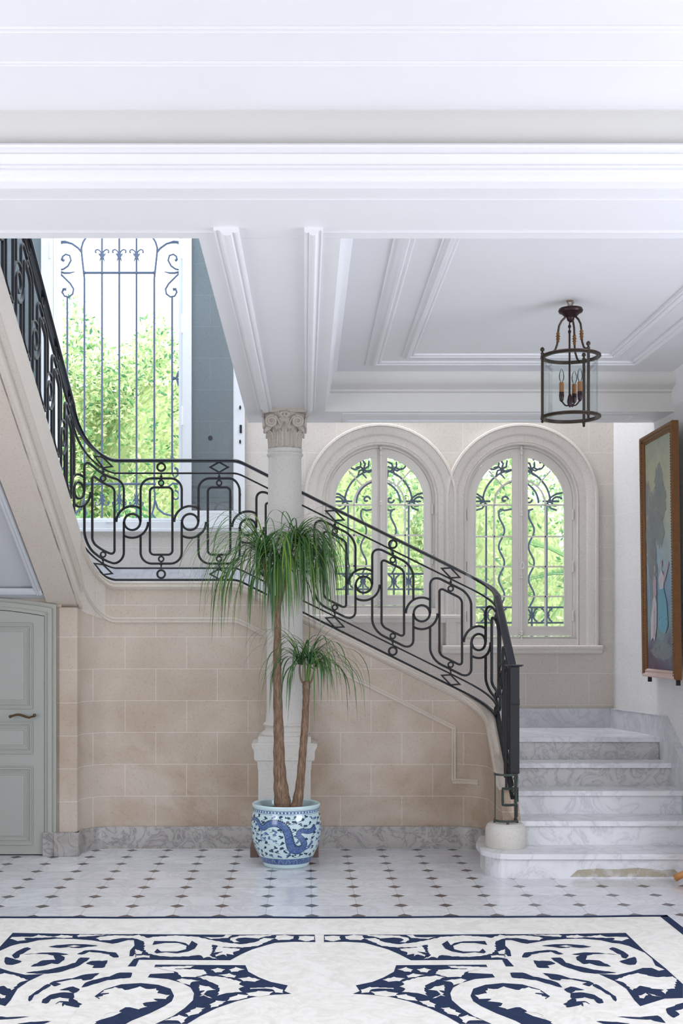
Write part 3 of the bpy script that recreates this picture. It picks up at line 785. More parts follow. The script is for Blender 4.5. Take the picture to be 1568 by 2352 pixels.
# ================= COLUMN =================
KX, KY = P(654, 0, 8.77).x, 8.755
col = thing('stone_column', 'pale limestone column with a carved volute capital standing behind the potted palm', 'column', (KX, KY, 0))
def zz(py, D=8.60): return EYE+(CY-py)*D/F
b = MB(); h = .188
b.box(KX-h, KY-.175, 0, KX+h, KY+.175, zz(1765)); b.build('pedestal', 'stone_pale', col, bevel=.004)
b = MB(); h2 = .235
b.box(KX-h2-.01, KY-.205, 0, KX-h2+.05, KY+.17, .075); b.box(KX+h2-.05, KY-.205, 0, KX+h2+.01, KY+.17, .075); b.box(KX-h2-.005, KY-.200, 0, KX+h2+.005, KY+.17, .055)
b.build('plinth', 'brown_stone', col, bevel=.004, label='rusty brown stone plinth')
pc = [(.190, zz(1768)), (.196, zz(1748)), (.212, zz(1746)), (.217, zz(1742)), (.218, zz(1724)), (.224, zz(1720)), (.232, zz(1716)), (.234, zz(1711)), (.236, zz(1708)), (.195, zz(1706))]
b = MB()
b.rings([[Vector((KX+sx_*r, KY+sy_*min(r-.013, .19), z)) for sx_, sy_ in ((-1, -1), (1, -1), (1, 1), (-1, 1))] for r, z in pc])
b.build('pedestal_cap', 'stone_pale', col, bevel=.002)
b = MB(); b.box(KX-.19, KY-.175, zz(1707), KX+.19, KY+.175, zz(1692)); b.build('column_plinth', 'stone_pale', col, bevel=.004)
D7 = 8.755
def zk(py): return EYE+(CY-py)*D7/F
tor = [(.15, zk(1693))]+[(.156+.020*math.sin(PI*i/8), lerp(zk(1693), zk(1678), i/8)) for i in range(9)]+[(.150, zk(1677)), (.146, zk(1672)), (.146, zk(1668))]+[(.148+.011*math.sin(PI*i/6), lerp(zk(1667), zk(1659), i/6)) for i in range(7)]+[(.143, zk(1658)), (.139, zk(1650)), (.1345, zk(1635))]
b = MB().lathe(tor, KX, KY, 48); b.build('column_base', 'stone_pale', col, smooth=True)
sh = [(.1345, zk(1640))]+[(.1335-.0135*(i/20)**1.6, lerp(zk(1630), zk(1052), i/20)) for i in range(21)]
b = MB().lathe(sh, KX, KY, 56); b.build('shaft', 'stone_pale', col, smooth=True)
ast = [(.120, zk(1054))]+[(.124+.010*math.sin(PI*i/8), lerp(zk(1050), zk(1041), i/8)) for i in range(9)]+[(.127, zk(1038)), (.127, zk(1033)), (.118, zk(1032))]
b = MB().lathe(ast, KX, KY, 48); b.build('astragal', 'stone_pale', col, smooth=True)
capi = MB().lathe([(.110, zk(1034)), (.112, zk(1015)), (.120, zk(990)), (.134, zk(972)), (.150, zk(958)), (.150, zk(952))], KX, KY, 40).build('capital', 'capital', col, smooth=True)
# leaves around the bell
b = MB()
for row, (z0, z1, r0, cnt, ph) in enumerate(((zk(1034), zk(988), .113, 10, 0), (zk(1030), zk(972), .113, 10, 18))):
    for i in range(cnt):
        a = math.radians(360/cnt*i+ph); n = 9; rg = []
        for j in range(n+1):
            t = j/n; z = lerp(z0, z1, t) - (.012*max(0, (t-.82)/.18)**2)
            r = r0+.004+.014*t**2+.030*max(0, (t-.62)/.38)**2
            wd = .034*(math.sin(PI*min(1, t*.75+.22)))*(1+.16*math.cos(t*26))
            if t > .85: wd *= 1-.7*(t-.85)/.15
            ca, sa = math.cos(a), math.sin(a); tx, ty = -sa, ca
            c_ = Vector((KX+ca*r, KY+sa*r, z))
            rg.append([c_+Vector((tx, ty, 0))*wd*q+Vector((ca, sa, 0))*dd for q, dd in ((-1, -.008), (-.55, .004), (-.18, -.002), (0, .006), (.18, -.002), (.55, .004), (1, -.008), (0, -.014))])
        b.rings(rg)
b.build('acanthus_leaves', 'capital', capi, smooth=True)
# volutes at four corners
def volute(dirx, diry):
    """spiral scroll in the diagonal plane through a corner, plus face scrolls"""
    b = MB(); d_ = Vector((dirx, diry, 0)).normalized()
    return b
for sx_ in (-1, 1):
    for sy_ in (-1, 1):
        b = MB(); cc = Vector((KX+sx_*.094, KY+sy_*.150, zk(975)))
        # strap rising from centre of the face then coiling (seen face-on from the hall)
        for yy_, wd in ((0, .016),):
            pts = []
            for i in range(10):
                t = i/9; pts.append(cc+Vector((-sx_*(.066-.05*t+.012*t*t), -sy_*.03*(1-t), -.036+.058*math.sin(t*PI/2)*1.0+.008)))
            for i in range(44):
                th = i/43*PI*4.6; r = .0415*(1-i/43*.86)
                pts.append(cc+Vector((sx_*(-r*math.cos(th+1.15)), sy_*.012*(1-i/43)*-1+sy_*.004*i/43, r*math.sin(th+1.15))))
            b.tube(pts, [.0075+.004*min(1, i/10) if i < 30 else .0115*(1-(i-30)/30) for i in range(len(pts))], 8)
        b.lathe([(.001, 0)], 0, 0, 3) if False else None
        b.rings([[cc+Vector((.037*math.cos(2*PI*j/20), sy_*dy, .037*math.sin(2*PI*j/20))) for j in range(20)] for dy in (-.03, -.004)])
        b.build('volute', 'capital', capi, smooth=True)
        b = MB(); cc = Vector((KX+sx_*.150, KY+sy_*.094, zk(978)))
        pts = []
        for i in range(44):
            th = i/43*PI*4.6; r = .040*(1-i/43*.86)
            pts.append(cc+Vector((0, sy_*(-r*math.cos(th+1.15)), r*math.sin(th+1.15))))
        b.tube(pts, [.011*(1-.5*i/43) for i in range(44)], 8)
        b.rings([[cc+Vector((sx_*dx, .036*math.cos(2*PI*j/20), .036*math.sin(2*PI*j/20))) for j in range(20)] for dx in (-.03, -.004)])
        b.build('volute', 'capital', capi, smooth=True)
# curled leaf below each volute and flower in the centre of each face
b = MB()
for sx_ in (-1, 1):
    for sy_ in (-1, 1):
        p0 = Vector((KX+sx_*.105, KY+sy_*.105, zk(985)))
        b.tube([p0+Vector((sx_*.012*i, sy_*.012*i, -.012*i+(.0 if i < 3 else -.004*i))) for i in range(4)], [.018, .02, .016, .004], 8)
for ax in ((0, -1), (0, 1), (-1, 0), (1, 0)):
    d_ = Vector((ax[0], ax[1], 0)); tt = Vector((-ax[1], ax[0], 0)); c_ = Vector((KX, KY, zk(957)))+d_*.152
    for i in range(7):
        a = PI*i/6; q = c_+tt*.026*math.cos(a)+Vector((0, 0, .012*math.sin(a)-.004)); b.ball(q, .0115, 6)
    b.ball(c_+d_*.008, .010, 8); b.ball(c_-Vector((0, 0, .017)), .014, 6)
    for k in (-1, 1): b.tube([c_+tt*k*.008-Vector((0, 0, .03)), c_+tt*k*.03-Vector((0, 0, .012)), c_+tt*k*.045+Vector((0, 0, .01))], [.009, .011, .006], 6)
    b.tube([c_+tt*q_-Vector((0, 0, .035-.006*math.cos(q_*70)))-d_*.006 for q_ in (-.04, -.02, 0, .02, .04)], .006, 6)
b.build('flower_relief', 'capital', capi, smooth=True)
# abacus with concave sides
def abac(r, notch, z):
    pts = []
    for cxs, cys, nx_, ny_ in ((-1, -1, 1, -1), (1, -1, 1, 1), (1, 1, -1, 1), (-1, 1, -1, -1)):
        for i in range(9):
            t = i/9; x = lerp(cxs, nx_, t); y = lerp(cys, ny_, t); k = 4*t*(1-t)*notch
            if cys == ny_: y -= cys*k/r
            else: x -= cxs*k/r
            pts.append(Vector((KX+x*r, KY+y*r, z)))
    return pts
b = MB().rings([abac(.158, .018, zk(955)), abac(.166, .018, zk(953)), abac(.169, .018, zk(950)), abac(.176, .018, zk(948)), abac(.178, .018, 3.225)])
b.build('abacus', 'capital', capi, bevel=.002)

# ================= ARCHED WINDOWS =================
def arch_window(n, cx, zb, rows, zsill, label, nwin):
    win = thing('window_%d' % nwin, label, 'window', (cx, WD, zb)); win['kind'] = 'structure'
    # stone architrave
    pr = [(.452, .10), (.456, -.012), (.466, -.020), (.474, -.012), (.478, -.018), (.530, -.022), (.538, -.034), (.548, -.040), (.600, -.046), (.606, -.058), (.622, -.056), (.628, -.045), (.628, .02)]
    path_ = [((1, 0), zsill+.0, None)]
    rg = [[Vector((cx+r, WD+d, zsill)) for r, d in pr]]
    for i in range(0, 41):
        a = PI*i/40; rg.append([Vector((cx+r*math.cos(a), WD+d, ZS+r*math.sin(a))) for r, d in pr])
    rg.append([Vector((cx-r, WD+d, zsill)) for r, d in pr])
    MB().rings(rg).build('stone_surround', 'stone_trim', win, smooth=True)
    # sill
    b = MB(); x0, x1 = cx-.655, cx+.655
    sp_ = [(.02, 0), (-.062, 0), (-.072, -.008), (-.072, -.026), (-.060, -.034), (-.052, -.042), (-.046, -.060), (-.034, -.068), (.02, -.072)]
    b.rings([[Vector((x, WD+d, zsill+z)) for d, z in sp_] for x in (x0, x1)]); b.build('stone_sill', 'stone_trim', win)
    b = MB(); b.box(cx-.47, WD-.01, zsill-.01, cx+.47, WD+.12, zb+.0); b.build('inner_sill', 'stone_trim', win, bevel=.003)
    # outer wooden frame
    def archband(r0, r1, d0, d1, z0, z1b):
        outl = archloop(cx, r1, z0, 40); inl = archloop(cx, r0, z1b, 40)
        b = MB(); b.slab([outl, inl], lambda x, z: Vector((x, d0, z)), lambda x, z: Vector((x, d1, z))); return b
    fy = WD+.055
    archband(.436, .458, fy-.012, fy+.05, zb-.002, zb+.022).build('window_frame', 'cream_paint', win, bevel=.002)
    # leaves
    gz = zb+.098; gr = .372
    bars = [gz+(ZS+.0-gz-.03)*(i/rows) for i in range(rows+1)]
    zrow = [P(0, py, WD).z for py in ((1440, 1369.5, 1300.5, 1231, 1158) if rows == 4 else (1368, 1299, 1228, 1157.6))]
    gz = zrow[0]
    for side in (-1, 1):
        xi, xg0 = cx+side*.006, cx+side*.058   # meeting edge, glass start
        def half(r, z0, xm):
            a0 = math.degrees(math.acos(min(1, abs(xm-cx)/r)))
            pts = [(xm, z0), (cx+side*r, z0)]+[(cx+side*r*math.cos(math.radians(a)), ZS+r*math.sin(math.radians(a))) for a in [a0*i/24 for i in range(25)]]
            return pts
        b = MB(); b.slab([half(.434, zb+.026, xi), half(gr, gz, xg0)], lambda x, z: Vector((x, fy, z)), lambda x, z: Vector((x, fy+.04, z)))
        leaf = b.build('casement', 'cream_paint', win, bevel=.002)
        b = MB()
        b.slab([half(gr+.004, gz-.004, xg0-side*.004), half(gr-.007, gz+.007, xg0+side*.007)], lambda x, z: Vector((x, fy-.004, z)), lambda x, z: Vector((x, fy+.02, z)))
        xm = cx+side*.212
        zv = zrow[-1]
        b.box(xm-.006, fy+.0, gz, xm+.006, fy+.028, zv)
        for z in zrow[1:]: b.box(xg0, fy+.0, z-.006, cx+side*gr, fy+.028, z+.006)
        ri = .212
        a1 = math.degrees(math.acos(.058/ri))
        pts = [(cx+side*ri*math.cos(math.radians(a)), fy+.014, zv+.0+ri*math.sin(math.radians(a))) for a in [a1*i/20 for i in range(21)]]
        b.tube(pts, .0075, 6)
        a = math.radians(48)
        b.tube([(cx+side*r*math.cos(a), fy+.014, zv+r*math.sin(a)) for r in (ri, .30, gr+.01)], .0065, 6)
        b.build('glazing_bars', 'cream_paint', leaf, smooth=True)
        MB().poly([half(gr, gz, xg0)], lambda x, z: Vector((x, fy+.022, z))).build('pane', 'glass', leaf, fix=False)
        b = MB()
        for py in ((1181, 1301, 1415) if rows == 4 else (1168, 1283, 1385)):
            z = P(0, py, WD).z
            if z < zb+.06: continue
            b.tube([(cx+side*.436, fy-.018, z-.036), (cx+side*.436, fy-.018, z+.036)], .0075, 10); b.ball((cx+side*.436, fy-.018, z+.038), .008, 6); b.ball((cx+side*.436, fy-.018, z-.038), .008, 6)
            b.build('hinge', 'cream_paint', leaf, smooth=True); b = MB()
    # espagnolette moulding over the meeting stiles
    b = MB(); zt = ZS+.425
    b.box(cx-.012, fy-.012, zb+.03, cx+.028, fy+.002, zt); b.box(cx-.004, fy-.02, zb+.03, cx+.02, fy-.01, zt)
    b.build('astragal_bar', 'cream_paint', win, bevel=.003)
    b = MB(); b.tube([(cx+.008, fy-.03, zb+.0), (cx+.008, fy-.03, zt+.02)], .006, 8)
    for z in (zb+.012, zb+.05, lerp(zb, zt, .33), lerp(zb, zt, .66), zt-.03, zt+.01):
        b.lathe([(.001, z-.02), (.013, z-.014), (.009, z), (.014, z+.012), (.001, z+.02)], cx+.008, fy-.03, 10)
    rod = b.build('bolt_rod', 'cream_paint', win, smooth=True)
    zh = P(0, 1299, WD).z if rows == 4 else P(0, 1262, WD).z
    b = MB(); b.tube([(cx+.012+.012*math.sin(2*PI*i/16), fy-.045, zh+.026*math.cos(2*PI*i/16)) for i in range(16)], .0042, 6, closed=True)
    b.build('oval_handle', 'hinge', rod, smooth=True)
    return win
Z1S = P(0, 1412, WD).z; Z2S = P(0, 1482, WD).z
arch_window(3, W1X, W1B, 3, Z1S, 'round arched white casement window behind the sloping railing, beside the column', 2)
arch_window(4, W2X, W2B, 4, Z2S, 'round arched white casement window above the landing, nearer the painting', 3)

# ---- iron grilles outside the arched windows ----
def spiral(c, r, a0, turns, hand=1, n=24, end=.25):
    return [Vector((c[0]+r*(1-(1-end)*i/n)*math.cos(a0+hand*turns*2*PI*i/n), c[1], c[2]+r*(1-(1-end)*i/n)*math.sin(a0+hand*turns*2*PI*i/n))) for i in range(n+1)]
def arch_grille(cx, zb, label, zbar, rows):
    g = thing('window_grille', label, 'window grille', (cx, WD+.2, zb))
    Y = WD+.22; bars = MB(); zv = ZS+.0
    z0 = zb+.07
    for sd in (-1, 1):
        x = cx+sd*.255
        bars.tube([(x, Y, z0-.05), (x, Y, zv)], .0085, 6)
        # wavy bars
        pts = [(cx+sd*(.125 if sd > 0 else .125)+.024*math.sin((z-zv)*23+.6), Y, z) for z in [lerp(zbar, zv-.06, i/40) for i in range(41)]]
        bars.tube(pts, .0085, 6)
        bars.tube([(cx+sd*.13, Y, z0-.05), (cx+sd*.13, Y, zbar)], .0085, 6)
    for z in (zbar, zbar-.13): bars.tube([(cx-.45, Y, z), (cx+.45, Y, z)], .009, 6)
    bars.tube([(cx-.36, Y, zv+.015), (cx-.22, Y, zv+.015)], .009, 6); bars.tube([(cx+.22, Y, zv+.015), (cx+.36, Y, zv+.015)], .009, 6)
    for r in (.21-.025, .285): bars.tube([(cx+r*math.cos(PI*i/28), Y, zv+r*math.sin(PI*i/28)) for i in range(29)], .0085, 6)
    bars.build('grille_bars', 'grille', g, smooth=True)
    sc_ = MB()
    for sd in (-1, 1):
        for xx in (cx+sd*.13, cx+sd*.255):
            for k in (-1, 1):
                cc = Vector((xx+k*.054, Y, zbar-.065))
                sc_.tube([cc+Vector((-k*.038*math.cos(a)*1.1, 0, .055*math.sin(a))) for a in [math.radians(-80+160*i/12) for i in range(13)]], .008, 6)
                sc_.ball(cc+Vector((-k*.041, 0, 0)), .013, 6)
        # scrolls at springing level and over the arch
        sc_.tube(spiral((cx+sd*.335, Y, zv-.0), .06, PI/2*(1-sd)+.6*sd, .75, sd), .009, 6)
        sc_.tube([Vector((cx+sd*.40, Y, zv+.09)), Vector((cx+sd*.33, Y, zv+.075)), Vector((cx+sd*.285, Y, zv+.045)), Vector((cx+sd*.262, Y, zv))], .009, 6)
        sc_.tube([Vector((cx+sd*.26, Y, zv-.0)), Vector((cx+sd*.29, Y, zv-.045)), Vector((cx+sd*.34, Y, zv-.06))], .009, 6)
        sc_.tube(spiral((cx+sd*.10, Y, zv+.03), .032, 0, .9, -sd), .009, 6)
        sc_.tube([Vector((cx+sd*.14, Y, zv-.05)), Vector((cx+sd*.10, Y, zv-.062)), Vector((cx+sd*.04, Y, zv-.05))], .009, 6)
        c_ = Vector((cx+sd*.125, Y, zv+.285)); sc_.ball(c_, .016, 6)
        for a, L in ((30, .09), (75, .10), (140, .07), (200, .075), (260, .08), (330, .10)):
            aa = math.radians(a if sd < 0 else 180-a)
            sc_.tube([c_, c_+Vector((L*.5*math.cos(aa), 0, L*.5*math.sin(aa))), c_+Vector((L*math.cos(aa+.5), 0, L*math.sin(aa+.5)))], [.009, .009, .006], 6)
        sc_.tube(spiral((cx+sd*.19, Y, zv+.335), .055, PI*1.2, .5, 1, end=.7), .008, 6)
        for q in ((.20, .345), (.145, .37)): sc_.ball((cx+sd*q[0], Y, zv+q[1]), .012, 6)
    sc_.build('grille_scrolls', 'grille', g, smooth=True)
arch_grille(W1X, W1B, 'curled iron grille seen through the arched window beside the column', P(0, 1318, WD+.22).z, 3)
arch_grille(W2X, W2B, 'curled iron grille seen through the arched window above the landing', P(0, 1395, WD+.22).z, 4)

# ================= TALL LEFT WINDOW =================
tw = thing('window_1', 'tall white casement window standing open on the green garden', 'window', (LW[0], WD, LW[2])); tw['kind'] = 'structure'
x0, x1, z0, z1 = LW
b = MB()
for sx_, xx in ((1, x0), (-1, x1)):
    b.box(xx-sx_*.07, WD-.022, z0-.02, xx+sx_*.0, WD+.01, z1); b.box(xx-sx_*.03, WD-.03, z0-.02, xx-sx_*.012, WD-.0, z1)
    b.box(xx, WD+.0, z0, xx+sx_*.018, WD+.30, z1); b.box(xx, WD+.05, z0, xx+sx_*.034, WD+.14, z1); b.box(xx, WD+.02, z0, xx+sx_*.026, WD+.06, z1)
b.box(x0-.07, WD-.022, z0-.075, x1+.07, WD+.01, z0); b.box(x0-.09, WD-.04, z0-.085, x1+.6, WD+.01, z0-.06)
b.box(x0, WD, z0, x1, WD+.30, z0+.018); b.box(x0, WD+.05, z0, x1, WD+.12, z0+.034)
b.build('window_frame', 'white_paint', tw, bevel=.004)
b = MB(); b.tube([(P(246, 0, WD).x, WD-.03, P(0, 1199, WD).z), (P(262, 0, WD).x, WD-.03, P(0, 1199, WD).z)], .005, 6); b.box(P(244, 0, WD).x, WD-.03, P(0, 1201, WD).z, P(250, 0, WD).x, WD-.02, P(0, 1197, WD).z)
b.build('sill_latch', 'hinge', tw)
for side in (1, -1):
    leaf_x0 = x1+.012 if side > 0 else x0-.012
    wdt = P(562, 0, WD-.05).x-leaf_x0 if side > 0 else .56
    xa, xb = (leaf_x0, leaf_x0+wdt) if side > 0 else (leaf_x0-wdt, leaf_x0)
    ya, yb = WD-.075, WD-.04; zb_ = P(0, 1216, WD-.05).z+.01; zt_2 = z1-.05
    b = MB(); lp = [(xa, zb_), (xb, zb_), (xb, zt_2), (xa, zt_2)]
    s0, s1 = (.062, .082) if side > 0 else (.082, .062)
    gb = P(0, 1176, WD-.05).z
    inn = [(xa+s0, gb), (xb-s1, gb), (xb-s1, zt_2-.08), (xa+s0, zt_2-.08)]
    b.slab([lp, inn], lambda x, z: Vector((x, ya, z)), lambda x, z: Vector((x, yb, z)))
    lf = b.build('open_casement', 'white_paint', tw, bevel=.005)
    b = MB(); inn2 = [(xa+s0+.01, gb+.01), (xb-s1-.01, gb+.01), (xb-s1-.01, zt_2-.09), (xa+s0+.01, zt_2-.09)]
    b.slab([inn, inn2], lambda x, z: Vector((x, ya+.004, z)), lambda x, z: Vector((x, yb-.008, z)))
    b.box(xa+.012, ya-.008, zb_+.0, xb-.012, ya+.002, zb_+.035)
    b.build('casement_moulding', 'white_paint', lf)
    MB().poly([inn], lambda x, z: Vector((x, (ya+yb)/2, z))).build('pane', 'teal_glass', lf, fix=False)
    b = MB(); hx = xa-.004 if side > 0 else xb+.004
    for py in (750, 960, 580):
        z = P(0, py, WD).z; b.tube([(hx, ya-.006, z-.07), (hx, ya-.006, z+.07)], .009, 8); b.ball((hx, ya-.006, z+.072), .0085, 6); b.ball((hx, ya-.006, z-.072), .0085, 6)
        b.build('hinge', 'hinge', lf, smooth=True); b = MB()
    if side > 0:
        b = MB(); xl = P(552, 0, WD-.07).x; b.box(xl-.006, ya-.01, P(0, 998, WD).z, xl+.012, ya, P(0, 980, WD).z)
        for py in (940, 1018, 1138): b.ball((xl-.002, ya-.004, P(0, py, WD).z), .008, 6, sz=2.2)
        b.build('casement_lock', 'gap', lf, label='dark metal lock')
# small round knob and a loose pipe bracket on the wall
kn = P(483, 1006, WD-.01)
b = MB().rings([[Vector((kn.x+r*math.cos(2*PI*j/20), y, kn.z+r*math.sin(2*PI*j/20))) for j in range(20)] for r, y in ((.019, WD), (.019, WD-.012), (.014, WD-.018), (.013, WD-.03), (.004, WD-.034))])
tag(b.build('wall_button', 'bronze', smooth=True), 'small round brown button on the wall behind the open glass casement', 'button')
# grille of the tall window
g = thing('window_grille', 'tall iron window grille of straight bars with leafy spearheads and side scrolls', 'window grille', (lerp(x0, x1, .5), WD+.2, z0))
GY = WD+.24
def G(px, py): return P(px, py, GY)
bx = [154.5, 193.8, 234.3, 273.8, 313.4, 354.2, 395.2]
zlow = P(0, 1192, GY).z-.02
for i, x in enumerate(bx):
    xx = G(x, 0).x; b = MB()
    if i in (0, 6):
        b.tube([(xx, GY, G(0, 1090).z), (xx, GY, G(0, 683).z)], .0085, 8)
    elif i in (1, 5):
        k = 1 if i == 1 else -1
        pts = [(xx, GY, G(0, 1130).z), (xx, GY, G(0, 640).z)]+[(xx-k*.004*j, GY, G(0, 640-j*10).z) for j in range(1, 4)]+[G(x-k*6, 585), G(x-k*7, 570), G(x-k*3, 556), G(x+k*2, 548), G(x+k*8, 540)]
        b.tube(pts, .0085, 8)
        b.tube([G(x-k*6, 580), G(x-k*14, 570), G(x-k*28, 560), G(x-k*45, 555), G(x-k*62, 556)], [.009, .009, .009, .011, .007], 8)
        b.tube([G(x-k*1, 1130), G(x-k*1, 1150), G(x+k*1, 1165), G(x+k*5, 1180), G(x-k*4, 1192)], .0085, 8)
        b.tube([G(x+k*-2, 1150), G(x-k*8, 1168), G(x-k*22, 1180), G(x-k*38, 1184), G(x-k*46, 1184)], .009, 8)
    else:
        b.tube([(xx, GY, zlow-.05), (xx, GY, 5.4)], .0085, 8)
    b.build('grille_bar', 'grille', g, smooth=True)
b = MB()
for py in (626.5, 1111.5):
    b.tube([G(193, py), G(355, py)], .010, 8)
    for x in bx[1:6]: b.ball(G(x, py), .015, 6)
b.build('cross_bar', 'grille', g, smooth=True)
def spear(px, py, up=1):
    b = MB(); c_ = G(px, py); k = GY/F
    def O(dx, dy): return c_+Vector((dx*k, 0, -dy*k*up))
    prof = [(-7, 0), (-3, -6), (0, -12), (3, -6), (7, 0), (4, 5), (1, 12), (-1, 12), (-4, 5)]
    b.rings([[O(x*.9, y)+Vector((0, dy, 0)) for x, y in prof] for dy in (-.008, .008)])
    for sd in (-1, 1):
        b.tube([O(sd*1, -4), O(sd*5, -10), O(sd*10, -13), O(sd*15, -11), O(sd*15.5, -7), O(sd*13, -6)], [.006, .006, .006, .006, .007, .009], 6)
        b.tube([O(sd*2, 5), O(sd*4, 10), O(sd*5.5, 15)], [.006, .005, .002], 6)
        b.tube([O(sd*6, 0), O(sd*7, -5)], [.006, .003], 6)
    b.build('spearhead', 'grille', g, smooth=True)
for px in bx[2:5]: spear(px, 586)
for px in bx[2:5]: spear(px, 1148, -1)
for k, X0 in ((1, 136), (-1, 413)):
    def S(dx, py): return G(X0+k*dx, py)
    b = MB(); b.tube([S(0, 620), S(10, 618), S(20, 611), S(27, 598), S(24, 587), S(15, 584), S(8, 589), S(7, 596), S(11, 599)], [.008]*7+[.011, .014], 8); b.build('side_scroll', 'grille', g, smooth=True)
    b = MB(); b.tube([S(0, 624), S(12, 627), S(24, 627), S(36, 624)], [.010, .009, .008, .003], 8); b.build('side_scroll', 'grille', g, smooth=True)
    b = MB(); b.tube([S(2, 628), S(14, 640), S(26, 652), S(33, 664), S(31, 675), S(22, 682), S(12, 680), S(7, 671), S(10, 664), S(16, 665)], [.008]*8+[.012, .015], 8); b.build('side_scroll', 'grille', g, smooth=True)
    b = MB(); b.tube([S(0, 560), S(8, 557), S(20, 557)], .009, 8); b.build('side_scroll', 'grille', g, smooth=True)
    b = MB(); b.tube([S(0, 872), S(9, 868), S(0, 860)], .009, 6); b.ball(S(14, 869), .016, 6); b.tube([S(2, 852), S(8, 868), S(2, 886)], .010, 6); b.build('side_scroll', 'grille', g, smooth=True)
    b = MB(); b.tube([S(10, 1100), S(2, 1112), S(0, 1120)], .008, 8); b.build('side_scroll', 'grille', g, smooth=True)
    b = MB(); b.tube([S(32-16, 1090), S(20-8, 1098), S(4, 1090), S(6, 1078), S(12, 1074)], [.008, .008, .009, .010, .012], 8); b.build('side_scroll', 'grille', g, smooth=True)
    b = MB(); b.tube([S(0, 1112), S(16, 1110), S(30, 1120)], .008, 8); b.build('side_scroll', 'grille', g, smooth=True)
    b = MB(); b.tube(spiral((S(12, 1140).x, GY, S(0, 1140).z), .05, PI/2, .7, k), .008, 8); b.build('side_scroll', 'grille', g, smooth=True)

# ================= PAINTING =================
pt = thing('framed_painting', 'tall gilt framed painting of figures under pale trees on the right wall', 'painting', (2.63, 8.33, 1.275))
PW, PH = .81, 1.81
def PP(u, v, n=0):  # u from far edge to near edge, v up, n out of the wall
    return Vector((2.622-.024*v/PH-n, 9.14-u, 1.275+v))
b = MB()
def frame_side(pa, pb, w):
    pass
fpr = [(0, 0), (0, .045), (.010, .052), (.022, .050), (.028, .040), (.040, .036), (.046, .044), (.052, .034), (.060, .028), (.060, .0)]
cs = [(0, 0, 1, 1), (PW, 0, -1, 1), (PW, PH, -1, -1), (0, PH, 1, -1)]
sides = []
for i in (0, 1, 2, 3):
    a, c_ = cs[i], cs[(i+1) % 4]
    rg = [[PP(q[0]+q[2]*o*1.15, q[1]+q[3]*o, n_) for o, n_ in fpr] for q in (a, c_)]
    MB().rings(rg).build('frame_side', 'pale_wood' if i == 0 else 'gold', pt, smooth=True, label='bare pinkish wood bottom strip of the frame' if i == 0 else None)
# beaded inner edge
b = MB()
for i in range(88):
    v = .03+i*.02
    for u in (.044, PW-.044):
        b.ball(PP(u*1.0, v, .046), .006, 4)
b.build('beading', 'gold', pt, smooth=True)
t = NT('painted_canvas', .55, (.4, .4, .38), spec=.3); v = t.coord(); sp = t.n('SeparateXYZ', {0: v})
zz_ = t.math('DIVIDE', sp.outputs[2], PH)
wob = t.math('ADD', zz_, t.math('MULTIPLY', t.math('SUBTRACT', t.noise(v, 4, 5), .5), .35))
c = t.ramp(wob, [(0, (.12, .075, .10)), (.10, (.16, .15, .20)), (.2, (.24, .32, .32)), (.33, (.22, .33, .45)), (.48, (.36, .46, .52)), (.64, (.50, .52, .42)), (.8, (.52, .50, .36)), (1, (.38, .42, .34))])
c = t.mix(.35, c, t.ramp(t.noise(v, 14, 5, .7), [(.3, (.4, .42, .5)), (.7, (1, 1, 1))]), 'MULTIPLY')
t.col(c); M['canvas'] = t.m
MB().add([PP(.05, .05, .022), PP(PW-.05, .05, .022), PP(PW-.05, PH-.05, .022), PP(.05, PH-.05, .022)], [(0, 1, 2, 3)]).build('canvas', 'canvas', pt, fix=False)
def blobpoly(cu, cv_, ru, rv, n=26, jag=.18, seed=1):
    rnd = random.Random(seed); return [(cu+ru*math.cos(2*PI*i/n)*(1+rnd.uniform(-jag, jag)), cv_+rv*math.sin(2*PI*i/n)*(1+rnd.uniform(-jag, jag))) for i in range(n)]
def paintmat(name, c1, c2, alpha=.75):
    t = NT(name, .6, c1); v = t.coord(); t.col(t.mix(t.noise(v, 18, 4), c1, c2))
    a = t.ramp(t.noise(v, 22, 5, .7), [(.22, (0, 0, 0)), (.42, (alpha,)*3)])
    mx = t.n('MixShader', {0: a}); tr = t.n('BsdfTransparent'); t.t.links.new(tr.outputs[0], mx.inputs[1]); t.t.links.new(t.b.outputs[0], mx.inputs[2]); t.t.links.new(mx.outputs[0], t.t.nodes['Material Output'].inputs[0])
    M[name] = t.m
paintmat('tree_paint', (.27, .30, .33), (.36, .38, .37), .6); paintmat('white_paint_dab', (.62, .58, .60), (.50, .46, .50), .95); paintmat('blue_paint_dab', (.14, .36, .48), (.20, .42, .50), .9); paintmat('rose_paint_dab', (.52, .40, .44), (.42, .33, .40), .9)
b = MB(); fl = lambda n_: (lambda u, v: PP(u, v, n_))
for i, (u, v_, ru, rv) in enumerate(((.40, 1.42, .10, .13), (.46, 1.28, .12, .14), (.12, 1.34, .07, .13), (.30, 1.20, .12, .20), (.20, 1.0, .12, .30), (.24, .72, .10, .32), (.42, 1.07, .10, .12))):
    b.poly([blobpoly(u, v_, ru, rv, 40, .22, i)], fl(.024+i*.0004), 0)
fg = lambda L: [(u, .27+(v-.30)*.85) for u, v in L]
